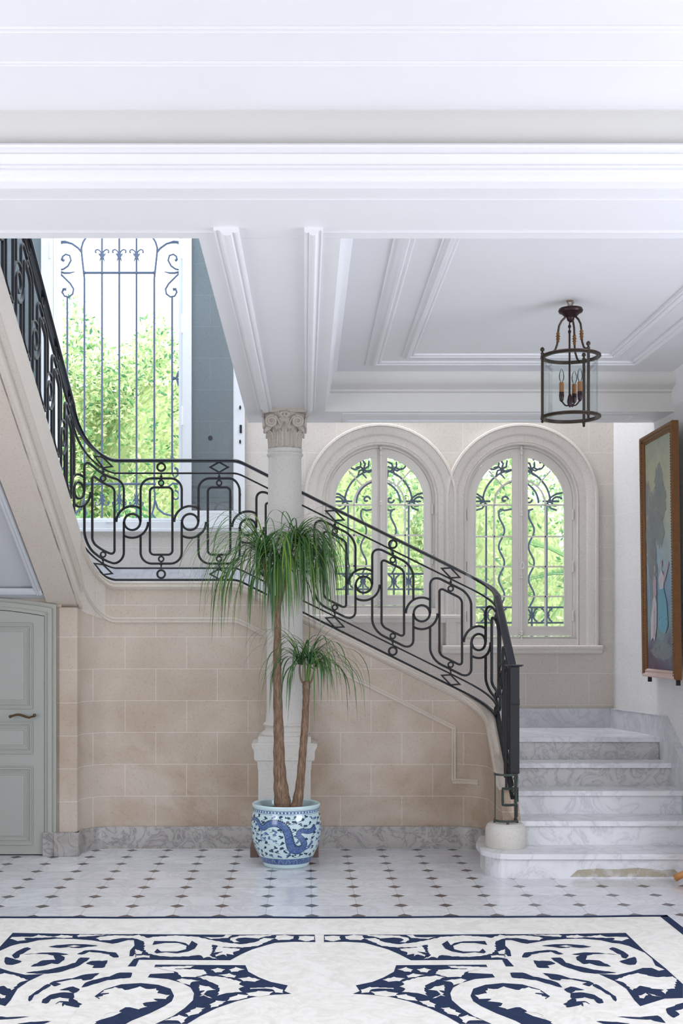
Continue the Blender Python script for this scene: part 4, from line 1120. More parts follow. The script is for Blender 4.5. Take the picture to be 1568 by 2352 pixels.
for L, mi in (([(.17, .30), (.18, .48), (.23, .66), (.29, .70), (.33, .62), (.32, .42), (.27, .30), (.22, .33)], 1), ([(.25, .68), (.24, .80), (.28, .88), (.33, .84), (.33, .70)], 3),
              ([(.36, .40), (.36, .60), (.41, .74), (.50, .75), (.57, .64), (.60, .44), (.53, .36), (.44, .38)], 2), ([(.41, .74), (.39, .84), (.45, .91), (.52, .85), (.50, .75)], 1),
              ([(.51, .85), (.62, .97), (.64, .95), (.53, .79)], 3), ([(.24, .33), (.26, .52), (.28, .64), (.29, .50), (.28, .34)], 3)):
    b.poly([fg(L)], fl(.0275+.0004*mi), mi)
b.poly([blobpoly(.295, .80, .026, .030, 14, .05)], fl(.029), 3); b.poly([blobpoly(.455, .83, .026, .030, 14, .05)], fl(.0292), 3)
b.poly([blobpoly(.45, .20, .26, .07, 30, .2, 5)], fl(.0265), 0)
b.build('painted_scene', ['tree_paint', 'white_paint_dab', 'blue_paint_dab', 'rose_paint_dab'], pt, fix=False)
b = MB(); b.box(2.60, 9.06, 1.235, 2.625, 9.085, 1.275); b.box(2.60, 8.37, 1.235, 2.625, 8.395, 1.275); b.build('frame_foot', 'gap', pt)

# ================= LANTERN =================
LX, LY = P(1310, 0, 6.72).x, 6.72; KL = LY/F
def zl(py): return EYE+(CY-py)*KL
lan = thing('hanging_lantern', 'round glass and dark bronze lantern with three candle bulbs hanging from the ceiling', 'lantern', (LX, LY, CEIL))
R_ = .158
b = MB()
rim = lambda z, h, d: [(R_-d, z-h), (R_+.004, z-h), (R_+.010, z-h*.4), (R_+.006, z), (R_+.009, z+h*.6), (R_+.002, z+h), (R_-d, z+h)]
for nm, z in (('top_ring', zl(819)), ('bottom_ring', zl(958))):
    rr = rim(z, .009, .012)
    MB().rings([[Vector((LX+r*math.cos(2*PI*j/64), LY+r*math.sin(2*PI*j/64), z_)) for r, z_ in rr] for j in range(64)], closed=True).build(nm, 'bronze', lan, smooth=True)
rr = [(R_-.02, zl(958)-.006), (R_-.004, zl(958)-.009), (R_-.004, zl(958)-.002), (R_-.02, zl(958)-.002)]
MB().rings([[Vector((LX+r*math.cos(2*PI*j/48), LY+r*math.sin(2*PI*j/48), z_)) for r, z_ in rr] for j in range(48)], closed=True).build('inner_ring', 'bronze', lan, smooth=True)
MB().rings([[Vector((LX+(R_-.008)*math.cos(2*PI*j/64), LY+(R_-.008)*math.sin(2*PI*j/64), z_)) for j in range(64)] for z_ in (zl(957), zl(819))], caps=False).build('glass_cylinder', 'lantern_glass', lan, smooth=True)
for a in (182, -66, 50):
    aa = math.radians(a); x, y = LX+(R_+.002)*math.cos(aa), LY+(R_+.002)*math.sin(aa)
    b = MB(); b.box(x-.007, y-.007, zl(958)-.02, x+.007, y+.007, zl(819)+.012)
    b.lathe([(.001, zl(958)-.036), (.009, zl(958)-.028), (.004, zl(958)-.02), (.009, zl(958)-.016), (.009, zl(958)-.01)], x, y, 12)
    b.lathe([(.009, zl(819)+.01), (.010, zl(819)+.018), (.004, zl(819)+.024), (.012, zl(819)+.034), (.012, zl(819)+.042), (.006, zl(819)+.050), (.001, zl(819)+.052)], x, y, 12)
    b.build('corner_post', 'bronze', lan, smooth=True)
# canopy dish
b = MB().lathe([(.003, zl(708)), (.04, zl(707)), (.064, zl(709)), (.069, zl(714)), (.064, zl(718)), (.050, zl(720)), (.040, zl(725)), (.022, zl(730)), (.019, zl(736)), (.008, zl(740)), (.002, zl(741))], LX, LY, 40)
b.build('canopy', 'bronze_red', lan, smooth=True)
for a in (175, 60, -45):
    aa = math.radians(a); b = MB()
    prof = [(.025, 727), (.045, 735), (.062, 748), (.068, 762), (.072, 790), (.080, 806), (.118, 812), (.152, 818)] if False else [(.028, 728), (.050, 737), (.064, 748), (.069, 762), (.071, 775), (.074, 790), (.085, 803), (.115, 813), (.150, 819)]
    b.tube([(LX+r*math.cos(aa), LY+r*math.sin(aa), zl(py)) for r, py in prof], [.006]*9, 8)
    b.build('scroll_arm', 'bronze', lan, smooth=True)
    b = MB(); x, y = LX+.070*math.cos(aa), LY+.070*math.sin(aa)
    b.lathe([(.005, zl(786)), (.009, zl(784)), (.006, zl(781)), (.012, zl(778)), (.007, zl(775)), (.013, zl(772)), (.007, zl(769)), (.011, zl(766)), (.005, zl(762))], x, y, 12)
    b.build('arm_knob', 'gold', lan, smooth=True)
b = MB(); b.tube([(LX-.006, LY, zl(741)), (LX-.006, LY, zl(765))], .004, 6)
for i in range(4): b.tube([(LX-.006+.007*math.cos(2*PI*j/10)*(i % 2), LY+.007*math.cos(2*PI*j/10)*(1-i % 2), zl(744+i*6)+.009*math.sin(2*PI*j/10)) for j in range(10)], .0025, 5, closed=True)
b.tube([(LX-.006, LY, zl(765)), (LX-.006, LY, zl(915))], .0055, 8)
b.lathe([(.001, zl(936)), (.012, zl(932)), (.016, zl(922)), (.012, zl(912)), (.006, zl(905))], LX-.004, LY, 14)
b.build('stem', 'bronze_red', lan, smooth=True)
for a in (185, 55, -25):
    aa = math.radians(a); r = .052; x, y = LX+r*math.cos(aa), LY+r*math.sin(aa)
    b = MB(); b.tube([(LX+r*q*math.cos(aa), LY+r*q*math.sin(aa), zl(926)-.018*math.sin(PI*q)+.014*q*q) for q in [i/10 for i in range(11)]], .0045, 6)
    b.lathe([(.003, zl(924)), (.011, zl(920)), (.015, zl(908)), (.013, zl(905)), (.014, zl(901))], x, y, 14)
    arm_ = b.build('candle_arm', 'bronze_red', lan, smooth=True)
    MB().lathe([(.0125, zl(903)), (.0125, zl(879)), (.001, zl(878.5))], x, y, 16).build('candle_sleeve', 'candle', arm_, smooth=True)
    MB().lathe([(.006, zl(879)), (.014, zl(870)), (.0155, zl(864)), (.011, zl(855)), (.005, zl(849)), (.001, zl(847))], x, y, 16).build('candle_bulb', 'bulb', arm_, smooth=True)
b = MB(); rnd = random.Random(3)
b.tube([(LX-.012, LY, zl(708)), (LX-.016, LY, CEIL)], .003, 5); b.tube([(LX+.004, LY, zl(708)), (LX+.010, LY, zl(695)), (LX+.002, LY, CEIL)], .003, 5)
for i in range(9):
    p = Vector((LX-.012+rnd.uniform(0, .03), LY+rnd.uniform(-.01, .01), lerp(zl(706), zl(684), rnd.random())))
    b.tube([p, p+Vector((rnd.uniform(-.02, .02), rnd.uniform(-.01, .01), rnd.uniform(-.01, .02))), p+Vector((rnd.uniform(-.02, .025), 0, rnd.uniform(-.02, .02)))], .0014, 4)
b.box(LX-.02, LY-.008, CEIL-.006, LX+.012, LY+.008, CEIL)
b.build('hook_wires', 'stem', lan)

# ================= PORCELAIN PLANTER =================
QX, QY = P(657, 0, 8.3).x, 8.28
pot = thing('porcelain_planter', 'large blue and white porcelain planter painted with a dragon among clouds', 'planter', (QX, QY, 0))
KP = 8.28/F
prof = [(.148, 0), (.158, .004), (.160, .016), (.166, .030), (.190, .070), (.216, .125), (.234, .185), (.2415, .245), (.241, .305), (.236, .350), (.230, .376), (.229, .384), (.230, .400), (.233, .410), (.236, .420), (.236, .426), (.231, .431), (.218, .430), (.214, .42), (.213, .36), (.21, .30)]
MB().lathe(prof+[(.001, .30)], QX, QY, 72, cap=False).build('pot_body', 'porcelain', pot, smooth='all')
def potr(z):
    for (r0, z0), (r1, z1) in zip(prof, prof[1:15]):
        if z0 <= z <= z1: return lerp(r0, r1, (z-z0)/(z1-z0))
    return prof[0][0] if z < 0 else .236
def on_pot(a, z, e=.0007):
    r = potr(z)+e; return Vector((QX+r*math.sin(a), QY-r*math.cos(a), z))
def px2pot(cu, cv_):
    """position in the enlarged view of the planter -> (angle, height)"""
    x = (cu-705)/6.031*KP; z = .25
    py = 1700+cv_/6.031
    for _ in range(12):
        r = potr(min(.41, max(0, z))); s_ = max(-.985, min(.985, x/r)); a = math.asin(s_); D = QY-r*math.cos(a); z = EYE+(CY-py)*D/F
    return a, min(.405, max(.005, z))
def pot_poly(b, pts, e=.0007, mi=0, rot=0):
    """polygon given in (angle,height), subdivided to follow the curve"""
    import math as m_
    dense = []
    n = len(pts)
    for i in range(n):
        p, q = pts[i], pts[(i+1) % n]; k = max(1, int(abs(q[0]-p[0])/.09)+int(abs(q[1]-p[1])/.03))
        dense += [(lerp(p[0], q[0], j/k), lerp(p[1], q[1], j/k)) for j in range(k)]
    b.poly([dense], lambda a, z: on_pot(a+rot, z, e), mi)
def pot_strip(b, pts, ws, e=.0008, mi=0, rot=0, wave=0):
    L = []; R_2 = []; n = len(pts)
    for i in range(n):
        a = pts[max(0, i-1)]; c_ = pts[min(n-1, i+1)]; dx, dz = (c_[0]-a[0])*.23, c_[1]-a[1]; l = math.hypot(dx, dz) or 1e-6
        nx, nz = -dz/l, dx/l; w = ws[i]/2
        ww = w*(1+wave*(i % 2)); L.append((pts[i][0]+nx*ww/.23, pts[i][1]+nz*ww)); R_2.append((pts[i][0]-nx*w/.23, pts[i][1]-nz*w))
    v = []
    for p, q in zip(L, R_2):
        for k in range(4): v.append(on_pot(lerp(p[0], q[0], k/3)+rot, lerp(p[1], q[1], k/3), e))
    f = []
    for i in range(n-1):
        for k in range(3): f.append((i*4+k, i*4+k+1, i*4+4+k+1, i*4+4+k))
    b.add(v, f, mi)
def smooth_path(pts, k=6):
    out = []; n = len(pts)
    for i in range(n-1):
        p0 = pts[max(0, i-1)]; p1 = pts[i]; p2 = pts[i+1]; p3 = pts[min(n-1, i+2)]
        for j in range(k):
            t = j/k; out.append(tuple(.5*((2*p1[d])+(-p0[d]+p2[d])*t+(2*p0[d]-5*p1[d]+4*p2[d]-p3[d])*t*t+(-p0[d]+3*p1[d]-3*p2[d]+p3[d])*t**3) for d in range(len(p1))))
    out.append(tuple(pts[-1])); return out
drg = [(215, 1130, 20), (240, 1098, 28), (290, 1090, 36), (330, 1130, 46), (360, 1195, 52), (410, 1215, 62), (460, 1175, 70), (520, 1158, 74), (590, 1160, 76), (660, 1190, 80), (712, 1250, 82), (742, 1330, 84), (760, 1420, 92), (790, 1500, 100), (860, 1530, 92), (930, 1500, 86), (958, 1440, 74), (930, 1375, 62), (890, 1330, 56), (885, 1285, 52), (930, 1258, 50), (1000, 1268, 50), (1060, 1250, 58), (1110, 1200, 64)]
b = MB()
for rot in (0, PI):
    pp = [(*px2pot(x, y), w/6.031*KP) for x, y, w in drg]; sp2 = smooth_path(pp, 7)
    pot_strip(b, [(q[0], q[1]) for q in sp2], [q[2] for q in sp2], rot=rot, e=.0010, mi=0)
    pot_strip(b, [(q[0], q[1]) for q in sp2], [q[2]*1.22 for q in sp2], rot=rot, e=.0007, mi=2, wave=.35)
    PX_ = lambda L: [px2pot(x, y) for x, y in L]
    for poly, mi in (([(1040, 1230), (1075, 1160), (1110, 1175), (1130, 1110), (1150, 1165), (1180, 1170), (1165, 1225), (1120, 1275), (1070, 1285), (1010, 1290), (1060, 1262)], 0),
                     ([(380, 1215), (440, 1215), (500, 1240), (450, 1265), (405, 1300), (380, 1340), (365, 1310)], 0),
                     ([(1000, 1290), (960, 1300), (1040, 1240)], 1),
                     ([(520, 1220), (560, 1250), (600, 1285), (570, 1300), (545, 1260)], 1),
                     ([(790, 1500), (750, 1560), (725, 1620), (745, 1600), (800, 1560), (860, 1560)], 1),
                     ([(940, 1500), (1000, 1470), (1040, 1420), (1055, 1370), (1060, 1430), (1010, 1500), (960, 1530)], 1)):
        pot_poly(b, PX_(poly), .0012, mi, rot)
    for L in ([(980, 1215), (1010, 1225), (1050, 1235)], [(365, 1320), (370, 1360), (400, 1390), (440, 1395)], [(370, 1340), (385, 1370), (380, 1410)], [(330, 1245), (360, 1250), (390, 1260)], [(700, 1520), (740, 1528), (790, 1520)], [(560, 1260), (590, 1270), (560, 1310)], [(1045, 1400), (1070, 1410), (1060, 1440)], [(960, 1520), (950, 1560), (960, 1580)], [(715, 1590), (735, 1610), (720, 1640)]):
        q = [px2pot(x, y) for x, y in L]; pot_strip(b, smooth_path(q, 4), [.0035]*(4*(len(q)-1)+1), rot=rot, mi=1)
# clouds
rnd = random.Random(11)
pdr = [(px2pot(x, y), w/6.031*KP) for x, y, w in drg]
placed = []
def clear(a, z, m):
    for (pa, pz), w in pdr:
        for rot in (0, PI):
            da = (a-pa-rot+PI) % (2*PI)-PI
            if math.hypot(da*.23, z-pz) < w*.62+m: return False
    for q in placed:
        da = (a-q[0]+PI) % (2*PI)-PI
        if math.hypot(da*.23*.75, z-q[1]) < .031: return False
    return True
for _ in range(9000):
    a = rnd.uniform(-PI, PI); z = rnd.uniform(.088, .362)
    if not clear(a, z, .013): continue
    placed.append((a, z)); mi = 2 if rnd.random() < .75 else 1
    for i in range(rnd.randint(3, 4)):
        ca, cz = a+rnd.uniform(-.05, .05), z+rnd.uniform(-.003, .009); ra, rz = rnd.uniform(.026, .044), rnd.uniform(.0045, .0075)
        pot_poly(b, [(ca+ra*math.cos(2*PI*j/10)*(1+.25*math.cos(j*3)), cz+rz*math.sin(2*PI*j/10)*(1+.25*math.sin(j*2.4))) for j in range(10)], .0008+i*.0001, mi)
    for sgn in (rnd.choice((-1, 1)),):
        pts = [(a+sgn*(.01+.018*j), z-.004-.004*abs(math.sin(j*1.5))-.001*j) for j in range(6)]
        pot_strip(b, pts, [.0045, .0040, .0036, .003, .0025, .0015], mi=mi)
# bead border, lines and wave foot
N_ = 60
def ringline(z, h, e=.0008, mi=1):
    b.rings([[on_pot(2*PI*j/96, z-h/2, e), on_pot(2*PI*j/96, z+h/2, e)] for j in range(96)], closed=True, mi=mi, openprof=True)
ringline(.391, .0175, .0010, 1)
ringline(.375, .0022)
ringline(.404, .0016)
for j in range(N_):
    a = 2*PI*j/N_
    pot_poly(b, [(a+.030*math.cos(2*PI*k/10), .391+.0066*math.sin(2*PI*k/10)) for k in range(10)], .0018, 3)
for zlo, zhi in ((.031, .043), (.043, .055), (.055, .066), (.066, .074)):
    ringline((zlo+zhi)/2, zhi-zlo, .0009, 0)
for j in range(22):
    a = 2*PI*j/22
    pot_strip(b, [(a+.02*k, .036+.030*math.sin(k/9*PI)**.8) for k in range(10)], [.0018]*10, .0016, 3)
pat = b.build('painted_pattern', ['cobalt', 'cobalt', 'cobalt_dark', 'porcelain'], pot, fix=False)
pat['label'] = 'cobalt blue dragon, clouds and wave border'
MB().lathe([(.001, .385), (.12, .387), (.212, .380), (.213, .33), (.001, .33)], QX, QY, 40, cap=False).build('soil', 'soil', pot, smooth=True)

# ================= PONYTAIL PALM =================
palm = thing('ponytail_palm', 'tall ponytail palm with two bare trunks and drooping grassy crowns in the porcelain planter', 'plant', (QX, QY, .385))
def TP(px, py, dy=0): return P(px, py, QY+dy)
t1 = [(648, 1862, 19.5), (648, 1840, 19), (644, 1800, 16), (641, 1750, 13.5), (640, 1690, 12), (638, 1620, 10.5), (636, 1540, 10), (637, 1470, 9), (637, 1410, 8), (638, 1385, 9), (640, 1374, 10.5), (641, 1368, 8)]
q = smooth_path(t1, 6)
b = MB(); b.tube([TP(x, y) for x, y, r in q], [r*QY/F*(1+.05*math.sin(i*1.3)) for i, (x, y, r) in enumerate(q)], 18); b.build('trunk', 'bark', palm, smooth='all')
t2 = [(676, 1862, 14), (682, 1845, 12.5), (689, 1800, 10), (694, 1740, 9), (698, 1690, 8.5), (701, 1640, 8), (703, 1600, 8), (703.5, 1575, 9), (704, 1566, 8.5), (704, 1564, 6)]
q = smooth_path(t2, 6)
b = MB(); b.tube([TP(x, y, -.01) for x, y, r in q], [r*QY/F*(1+.05*math.sin(i*1.7)) for i, (x, y, r) in enumerate(q)], 16); b.build('trunk', 'bark', palm, smooth='all')
heads = []
def branch(pts, r0, r1, dy0=0, dy1=0, mat='stem'):
    q = smooth_path(pts, 5); n = len(q)
    MB().tube([TP(x, y, lerp(dy0, dy1, i/(n-1))) for i, (x, y) in enumerate(q)], [lerp(r0, r1, i/(n-1)) for i in range(n)], 8).build('branch', mat, palm, smooth='all')
branch([(634, 1378), (622, 1360), (614, 1335), (608, 1300), (606, 1278)], .013, .010, 0, -.03)
branch([(640, 1376), (638, 1350), (638, 1320), (640, 1300)], .013, .010, 0, .06)
branch([(645, 1376), (650, 1345), (660, 1305), (668, 1265), (676, 1240)], .012, .010, 0, .02)
branch([(648, 1370), (655, 1340), (672, 1290), (690, 1250)], .010, .008, 0, -.05)
branch([(698, 1572), (691, 1560), (688, 1540), (689, 1525)], .008, .007, -.01, -.02)
branch([(709, 1572), (716, 1562), (720, 1545), (722, 1535)], .008, .006, -.01, .01)
branch([(705, 1568), (708, 1545), (711, 1525)], .010, .009, -.01, -.04, 'leaf_c')
G_ = 1.0
def leaf(b, c, az, el, L, w, droop, mi, twist=0):
    """one strap leaf: starts at elevation el, bends over and hangs down"""
    n = 15; p = Vector(c); seg = L/n; e = el; pts = [p.copy()]; dirs = []
    for i in range(n):
        d_ = Vector((math.cos(az)*math.cos(e), math.sin(az)*math.cos(e), math.sin(e))); dirs.append(d_); p = p+d_*seg
        if p.y > 8.46: p.y = 8.46+(p.y-8.46)*.15
        pts.append(p.copy())
        e = max(-1.50, e-droop*(.75+.7*i/n)*math.cos(e*.75)*(.6+.4*math.cos(max(-1.5, e))))
        az += twist/n
    dirs.append(dirs[-1]); v = []
    for i, (q_, d_) in enumerate(zip(pts, dirs)):
        t = i/n; sd = Vector((-math.sin(az), math.cos(az), 0)); up = sd.cross(d_)
        ww = w*(1.0 if t < .5 else 1-.92*((t-.5)/.5)**1.5)*(1.35 if i < 2 else 1)/2
        v += [q_-sd*ww+up*ww*.25, q_, q_+sd*ww+up*ww*.25]
    f = []
    for i in range(n): a = i*3; f += [(a, a+1, a+4, a+3), (a+1, a+2, a+5, a+4)]
    b.add(v, f, mi)
def crown(c, n, Lr, elr, dr, seed, bias=None, w=.0095):
    rnd = random.Random(seed); b = MB()
    for i in range(n):
        az = rnd.uniform(0, 2*PI)
        if bias is not None and rnd.random() < .45: az = bias+rnd.gauss(0, .6)
        el = math.radians(rnd.uniform(*elr)); mi = rnd.choice((0, 0, 1, 1, 2))
        leaf(b, Vector(c)+Vector((rnd.uniform(-.012, .012), rnd.uniform(-.012, .012), rnd.uniform(-.03, .02))), az, el, rnd.uniform(*Lr), w*rnd.uniform(.55, 1.25), rnd.uniform(*dr), mi, rnd.uniform(-.9, .9))
    b.build('leaf_crown', ['leaf_a', 'leaf_b', 'leaf_c'], palm, smooth='all', fix=False)
crown(TP(605, 1272, -.03), 150, (.48, .92), (-5, 72), (.16, .36), 1, PI)
crown(TP(640, 1296, .02), 90, (.40, .78), (0, 75), (.20, .40), 2, -PI/2, .012)
crown(TP(676, 1240, .0), 120, (.42, .78), (-5, 68), (.20, .42), 3, 0)
crown(TP(690, 1246, -.05), 100, (.42, .74), (-10, 62), (.22, .44), 4, -.3)
crown(TP(689, 1518, -.02), 44, (.30, .62), (10, 85), (.18, .36), 5, PI*.9, .0095)
crown(TP(712, 1518, -.03), 54, (.30, .66), (5, 80), (.18, .36), 6, -.1, .0095)
crown(TP(722, 1530, .01), 22, (.36, .72), (20, 75), (.18, .34), 8, .1, .008)

# ================= RUG =================
RCX = .076; RHW = 1.965; RY1 = 6.715; RY0 = 2.6; RT = .012
rug = thing('patterned_rug', 'large ivory rug with navy scrolling leaf pattern and round medallions', 'rug', (RCX, 4.7, 0))
b = MB()
def wav(x, a=.004): return a*math.sin(x*5.1)+a*.6*math.sin(x*11.7+1)
top = [(RCX-RHW+2*RHW*i/60, RY1+wav(i/60*4)+(.035*max(0, (RCX-RHW+2*RHW*i/60)/2.0)**1.5)) for i in range(61)]
lp = top+[(RCX+RHW, RY0), (RCX-RHW, RY0)]
b.slab([lp], lambda x, y: Vector((x, y, .001)), lambda x, y: Vector((x, y, RT)))
b.build('rug_pile', 'ivory', rug)
def GP(px, py, z=RT):
    D = (EYE-z)*F/(py-CY); return ((px-CX)*D/F, D)
cA = lambda L: [GP(750+x/3.824, 2130+y/3.824) for x, y in L]
cB = lambda L: [GP(1150+x/3.751, 2090+y/3.751) for x, y in L]
c7 = lambda L: [GP(784+x/2, 2000+y/2) for x, y in L]
b = MB()
PC = [0]
def put(poly, lvl, mi):
    PC[0] += 1; lvl += (PC[0] % 40)*.012
    # nudge so the right half starts on the axis, then mirror
    for mir in (1, -1):
        b.poly([[((x-RCX)*mir+RCX, y) for x, y in poly]], lambda x, y: Vector((x, y, RT+.0004+.0007*lvl)), mi)
NV, IV = 0, 1
def jag(poly, step=.035, amp=.0075, seed=0):
    rnd = random.Random(seed+len(poly)); out = []; n = len(poly); sg = 1
    for i in range(n):
        p, q = poly[i], poly[(i+1) % n]; dx, dy = q[0]-p[0], q[1]-p[1]; L = math.hypot(dx, dy) or 1e-6; k = max(1, int(L/step)); out.append(p)
        for j in range(1, k*2):
            t_ = j/(k*2); o = amp*min(1, L/.06)*(1 if j % 2 else -.25)*rnd.uniform(.3, 1)
            out.append((p[0]+dx*(t_-.25/k*(j % 2))-dy/L*o, p[1]+dy*(t_-.25/k*(j % 2))+dx/L*o))
    return out
# navy edge line
e = [(x, y) for x, y in top]
for i in range(60):
    (xa, ya), (xb, yb) = top[i], top[i+1]
    b.add([(xa, ya, RT+.0006), (xb, yb, RT+.0006), (xb, yb-.042, RT+.0006), (xa, ya-.042, RT+.0006)], [(0, 1, 2, 3)], NV)
for k in (-1, 1):
    xx = RCX+k*RHW; b.add([(xx, RY0, RT+.0006), (xx, top[-1][1] if k > 0 else top[0][1], RT+.0006), (xx-k*.05, RY1, RT+.0006), (xx-k*.05, RY0, RT+.0006)], [(0, 1, 2, 3)], NV)
put(cA([(-24, 65), (700, 65), (1430, 61), (1568, 58), (1568, 285), (740, 290), (640, 238), (540, 195), (420, 160), (330, 136), (160, 127), (-24, 130)]), 0, NV)
put(cA([(610, 333), (1400, 328), (1412, 350), (1250, 380), (1240, 400), (1455, 410), (1478, 440), (1300, 455), (1180, 490), (1110, 530), (1085, 580), (1100, 640), (1180, 710), (1290, 780), (1450, 849), (1170, 849), (1050, 780), (900, 710), (720, 650), (560, 612), (380, 592), (230, 585), (290, 560), (255, 510), (400, 480), (500, 440), (590, 390)]), 0, NV)
put(c7([(592, 575), (605, 542), (660, 524), (740, 516), (830, 522), (910, 545), (958, 577), (920, 600), (900, 640), (840, 650), (880, 668), (960, 690), (1020, 720), (1100, 760), (1000, 790), (900, 745), (800, 690), (710, 655), (640, 622), (605, 600)]), 0, NV)
put(c7([(735, 405), (760, 405), (792, 440), (755, 440)]), 1, NV)
for L in ([(78, 542), (185, 540), (280, 575), (400, 600), (478, 622), (530, 668), (500, 665), (420, 640), (300, 605), (180, 590), (100, 585)],
          [(185, 410), (200, 370), (270, 362), (400, 345), (470, 350), (500, 365), (540, 380), (500, 385), (430, 360), (330, 370), (260, 385), (230, 410)],
          [(430, 415), (510, 410), (560, 455), (640, 480), (800, 515), (995, 540), (920, 548), (840, 550), (720, 540), (600, 505), (545, 488), (480, 450)],
          [(280, 435), (330, 440), (420, 440), (470, 460), (400, 480), (420, 500), (330, 500), (300, 470)],
          [(350, 310), (440, 298), (560, 295), (680, 302), (780, 318), (700, 328), (600, 320), (520, 330), (440, 318)],
          [(610, 385), (700, 368), (820, 368), (1000, 385), (900, 377), (790, 382), (740, 395), (730, 430), (840, 435), (950, 488), (860, 485), (760, 460), (715, 468), (670, 440), (648, 415), (680, 390)],
          [(930, 335), (960, 322), (1040, 350), (1095, 385), (1080, 420), (1050, 415), (1030, 385), (960, 350)],
          [(1020, 445), (1080, 425), (1150, 405), (1170, 440), (1160, 470), (1110, 475), (1050, 460)],
          [(0, 210), (500, 208), (1075, 198), (1230, 350), (1420, 505), (1568, 640), (1568, 760), (1410, 765), (1200, 830), (1150, 780), (1080, 680), (980, 615), (840, 552), (1000, 560), (1130, 530), (1220, 500), (1300, 500), (1360, 525), (1410, 515), (1330, 480), (1300, 420), (1240, 370), (1100, 310), (1020, 290), (960, 285), (860, 262), (700, 248), (560, 250), (400, 262), (225, 292), (180, 285), (90, 260), (0, 262)],
          [(360, 545), (480, 555), (600, 590), (740, 610), (800, 632), (760, 660), (700, 640), (740, 625), (600, 598), (520, 595), (510, 608), (440, 600), (400, 570)],
          [(545, 690), (600, 660), (720, 690), (640, 695), (600, 720), (590, 715)],
          [(600, 720), (680, 710), (780, 725), (850, 760), (885, 800), (845, 808), (800, 770), (720, 752), (640, 765), (650, 790), (720, 785), (770, 812), (730, 795), (700, 800), (710, 832), (690, 815), (600, 838), (560, 842), (530, 825), (610, 765)],
          [(790, 640), (820, 640), (900, 690), (970, 735), (998, 775), (988, 790), (940, 735), (860, 690), (800, 660)],
          [(820, 960), (960, 965), (1100, 980), (1200, 1030), (1000, 1030), (900, 985)], [(1000, 920), (1200, 925), (1350, 910), (1420, 975), (1330, 960), (1290, 945), (1150, 940)],
          [(1420, 855), (1568, 800), (1568, 850), (1500, 870), (1540, 900), (1490, 930), (1440, 900)],
          [(0, 300), (40, 310), (80, 350), (90, 400), (60, 400), (30, 370), (0, 350)]):
    put(jag(cB(L), .05, .007) if len(L) < 22 and L[0][1] > 300 else cB(L), 0, NV)
for L in ([(-19, 80), (60, 75), (120, 80), (125, 110), (60, 125), (30, 122), (-19, 110)], [(160, 80), (240, 68), (320, 75), (330, 100), (300, 115), (200, 112), (165, 100)],
          [(310, 68), (500, 70), (640, 75), (720, 95), (725, 115), (690, 135), (640, 130), (675, 115), (660, 100), (600, 92), (540, 95), (470, 100), (420, 85)],
          [(330, 100), (430, 95), (500, 130), (620, 150), (760, 135), (890, 112), (1000, 85), (1200, 72), (1400, 85), (1440, 95), (1520, 66), (1568, 75), (1568, 100), (1500, 120), (1480, 140), (1490, 200), (1450, 235), (1350, 255), (1250, 262), (1100, 258), (1010, 245), (970, 275), (940, 262), (840, 285), (910, 250), (880, 200), (885, 155), (800, 175), (620, 180), (480, 165), (400, 130)],
          [(640, 190), (760, 180), (840, 165), (880, 225), (800, 215), (870, 245), (860, 262), (800, 240), (760, 262), (770, 235), (700, 245), (710, 225), (650, 205)],
          [(1440, 250), (1500, 245), (1568, 250), (1568, 275), (1500, 265), (1440, 270)], [(700, 70), (760, 68), (780, 85), (850, 90), (960, 85), (890, 105), (740, 95)],
          [(1500, 215), (1568, 190), (1568, 240), (1510, 235)],
          [(660, 480), (800, 440), (960, 425), (1040, 440), (940, 480), (870, 510), (860, 550), (885, 605), (820, 585), (740, 575), (660, 570), (690, 545), (640, 520), (680, 505)],
          [(1060, 338), (1400, 350), (1412, 352), (1330, 375), (1220, 395), (1180, 440), (1060, 440), (950, 410), (980, 375), (1080, 368), (1240, 370), (1090, 357)],
          [(385, 565), (520, 560), (630, 580), (600, 605), (510, 612), (420, 595)], [(600, 595), (700, 590), (780, 620), (800, 650), (700, 640), (620, 620)], [(810, 650), (900, 645), (960, 680), (950, 710), (880, 695)],
          [(1000, 710), (1080, 705), (1180, 760), (1150, 785), (1060, 760)], [(1160, 790), (1240, 770), (1370, 820), (1260, 820), (1220, 849), (1190, 830)], [(300, 550), (380, 525), (590, 535), (590, 545), (480, 540), (400, 545), (370, 575), (300, 580)],
          [(620, 370), (700, 350), (760, 375), (740, 395), (680, 390)], [(790, 370), (860, 358), (920, 375), (880, 400), (820, 395)], [(700, 425), (760, 405), (860, 420), (780, 440), (710, 445)], [(490, 460), (590, 435), (690, 450), (640, 475), (540, 480)],
          [(890, 550), (950, 520), (1040, 505), (1035, 560), (990, 555), (1060, 610), (1085, 660), (1050, 640), (1010, 590), (930, 625), (1000, 600), (970, 560)], [(1020, 470), (1180, 450), (1230, 465), (1180, 495), (1110, 510), (1100, 485)]):
    put(jag(cA(L), amp=-.008), 1, IV)
put(cA([(1010, 150), (1060, 120), (1090, 160), (1120, 140), (1200, 125), (1390, 122), (1410, 158), (1300, 140), (1180, 140), (1110, 165), (1120, 195), (1200, 215), (1340, 215), (1370, 190), (1400, 220), (1380, 232), (1300, 222), (1200, 232), (1100, 215), (1040, 190)]), 2, NV)
put(jag(c7([(612, 572), (655, 565), (672, 540), (700, 545), (745, 532), (800, 548), (860, 535), (915, 550), (930, 565), (890, 562), (945, 582), (940, 598), (1020, 610), (1100, 700), (1060, 760), (960, 700), (900, 655), (850, 650), (820, 628), (760, 638), (720, 625), (740, 610), (670, 600), (690, 590), (630, 590)]), amp=-.012), 1, IV)
